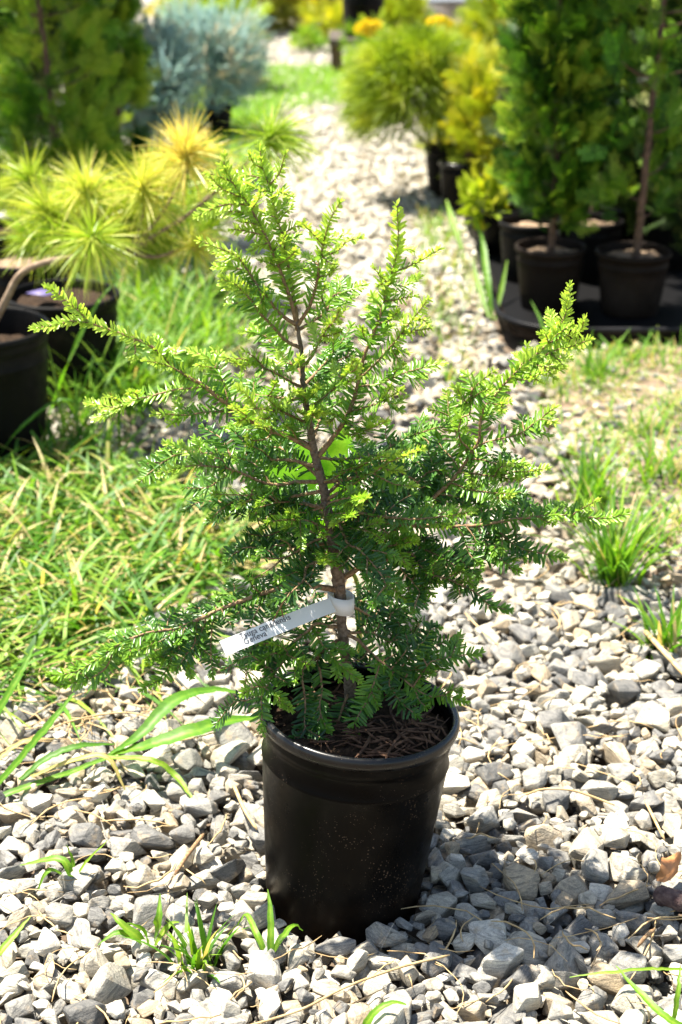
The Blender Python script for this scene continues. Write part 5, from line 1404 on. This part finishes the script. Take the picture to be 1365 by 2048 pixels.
leafy('long_grass', 'arching long blades between the left edge pot and the purple tag pot', 'weed', [
  ([(-20, 940, .0), (40, 860, .10), (120, 800, .15), (175, 815, .13)], [.009, .013, .010, .002], .2, up), ([(-20, 900, .02), (30, 850, .08), (80, 832, .10)], [.007, .011, .002], .25, up),
  ([(100, 830, .0), (140, 720, .16), (200, 600, .28), (260, 540, .33)], [.008, .014, .012, .002], .40, up), ([(120, 880, .0), (170, 770, .14), (190, 700, .2)], [.008, .012, .002], .35, up),
  ([(230, 960, .0), (215, 880, .08), (230, 840, .12)], [.01, .014, .003], .45, up), ([(240, 900, .0), (235, 780, .14), (205, 730, .2), (170, 735, .18)], [.006, .010, .009, .002], .3, up)], g(60, 900))
leafy('long_grass', 'two wide green blades rising out of the crabgrass at the left', 'weed', [
  ([(118, 1230, .0), (140, 1180, .04), (180, 1130, .06), (225, 1105, .07)], [.006, .013, .012, .002], .42, up), ([(260, 1230, .0), (280, 1160, .04), (310, 1120, .06), (332, 1100, .06)], [.006, .014, .013, .004], .45, up),
  ([(60, 1330, .0), (90, 1250, .05), (75, 1170, .09)], [.006, .011, .002], .45, up)], g(180, 1230))

# broad bright leaf behind the trunk and its stem
o = thing('broadleaf_weed', (*g(722, 1330), 0), 'broad bright green leaf glowing behind the hemlock trunk on a thin yellow stem', 'weed')
b = MB(); Yb = .17
b0 = MB(); ribbon(b0, [at(655, 1075, Yb), at(625, 1020, Yb), at(590, 950, Yb + .01), at(560, 890, Yb + .03), at(545, 860, Yb + .04)], [.006, .065, .085, .06, .004], (.2, -1, .35), .08, .5); to_parent(b0.build('leaf', MAT['broadleaf']), o)
b0 = MB(); ribbon(b0, [at(660, 1090, Yb), at(665, 1010, Yb - .01), at(672, 950, Yb), at(682, 890, Yb + .01), at(690, 850, Yb + .02)], [.006, .055, .065, .05, .004], (-.1, -1, .35), .08, .6); to_parent(b0.build('leaf', MAT['broadleaf']), o)
b0 = MB(); pp = smooth_path([at(722, 1335, Yb + .02), at(718, 1240, Yb), at(716, 1170, Yb), at(690, 1120, Yb), at(658, 1080, Yb)], .01); tube(b0, pp, np.linspace(.0045, .002, len(pp)), 8, tone=.6)
to_parent(b0.build('stem', leafmat('yellow_green_stem', [(0, (.2, .3, .03)), (1, (.5, .5, .1))], .2, .5, .3)), o)

# ------------------------------------------------------------------ straw, twigs, dead leaf
b = MB(); m = 330
for k in range(m):
    px, py = rng.uniform(-60, 1420), rng.uniform(1080, 2080); 
    if 480 < px < 900 and 1500 < py < 1900: continue
    if k < 130: px, py = rng.uniform(-60, 420), rng.uniform(1180, 1520)
    c = G(px, py, .012); yaw = rng.uniform(0, 6.28); L = rng.uniform(.02, .10) * (1 if rng.uniform() < .8 else 1.6); d = np.array([math.cos(yaw), math.sin(yaw), 0]); s_ = np.array([-d[1], d[0], 0])
    t = np.linspace(-.5, .5, 7)[:, None]; P = c + d * L * t + s_ * L * rng.uniform(-.25, .25) * (t * 2) ** 2 + [0, 0, rng.uniform(.002, .012)]
    P[:, 2] += rng.normal(0, .0015, 7) - .03 * L * (t[:, 0] * 2) ** 2
    tube(b, P, np.full(7, rng.uniform(.0005, .0013)) * [.5, 1, 1, 1, 1, 1, .5], 4)
tag(b.build('straw_litter', MAT['straw']), 'thin dry straw and brown needles strewn over the gravel', 'straw', kind='stuff')
def straw(label, pts, r_, mat='straw', name='dry_stalk', group='dry stalks on the gravel', cat='straw'):
    P = smooth_path([lift(*q) for q in pts], .008); c = P.mean(0); b = MB(); S = np.full(len(P), r_); S[0] *= .4; S[-1] *= .4
    tube(b, P - c, S, 6); V = b.v[0]; o = b.build(name, MAT[mat]); o.location = c; tag(o, label, cat, group)
straw('long dry straw stalk running along the bottom edge left of centre', [(470, 2060, .025), (600, 2020, .028), (690, 1975, .03), (800, 1935, .025), (900, 1910, .02)], .0016)
straw('pinkish dry stalk lying at a slant left of the pot', [(350, 1750, .022), (372, 1715, .028), (408, 1668, .024)], .0030, 'twig')
straw('pale straw stalk right of the hemlock above the gravel', [(930, 1225, .02), (965, 1262, .024), (1000, 1292, .02)], .0016)
straw('curved tan straw arching on the right gravel', [(1050, 1590, .015), (1090, 1578, .03), (1150, 1582, .032), (1230, 1610, .02)], .0016)
straw('bunched dry stalk near the right edge', [(1290, 1600, .02), (1310, 1640, .03), (1330, 1680, .02)], .0020)
straw('long straw at the left under the broad grass', [(60, 1475, .02), (150, 1440, .03), (250, 1425, .03), (320, 1440, .02)], .0013)
straw('straw stalks touching the left side of the pot', [(468, 1570, .02), (490, 1620, .03), (515, 1660, .02)], .0026)
straw('wide straw strip beside the weed at the right edge', [(1290, 1262, .02), (1325, 1300, .03), (1380, 1360, .03)], .0042)
straw('short orange brown stick in the lower right gravel', [(1275, 1895, .02), (1290, 1875, .028), (1310, 1858, .025)], .0026, 'twig')
b = MB(); ribbon(b, [lift(1312, 1758, .03), lift(1335, 1748, .045), lift(1348, 1725, .05), lift(1352, 1708, .045)], [.004, .022, .026, .004], (-.5, -.6, .6), .3, .5)
c = lift(1335, 1740, .03); o = b.build('dead_leaf', MAT['redbrown']); V = np.array(c); tag(o, 'curled rusty brown dead leaf on the gravel at the right edge', 'leaf')
b = MB(); P = smooth_path([lift(1312, 1790, .02), lift(1340, 1795, .03), lift(1385, 1812, .025)], .008); tube(b, P, np.interp(np.linspace(0, 1, len(P)), [0, .2, .8, 1], [.004, .012, .013, .006]) * rng.uniform(.9, 1.1, len(P)), 10)
tag(b.build('bark_piece', plain('dark_purple_bark', (.05, .03, .03), .9, .2, (.13, .09, .08), 120, 1, 300)), 'rough dark bark piece half out of the right edge', 'bark')
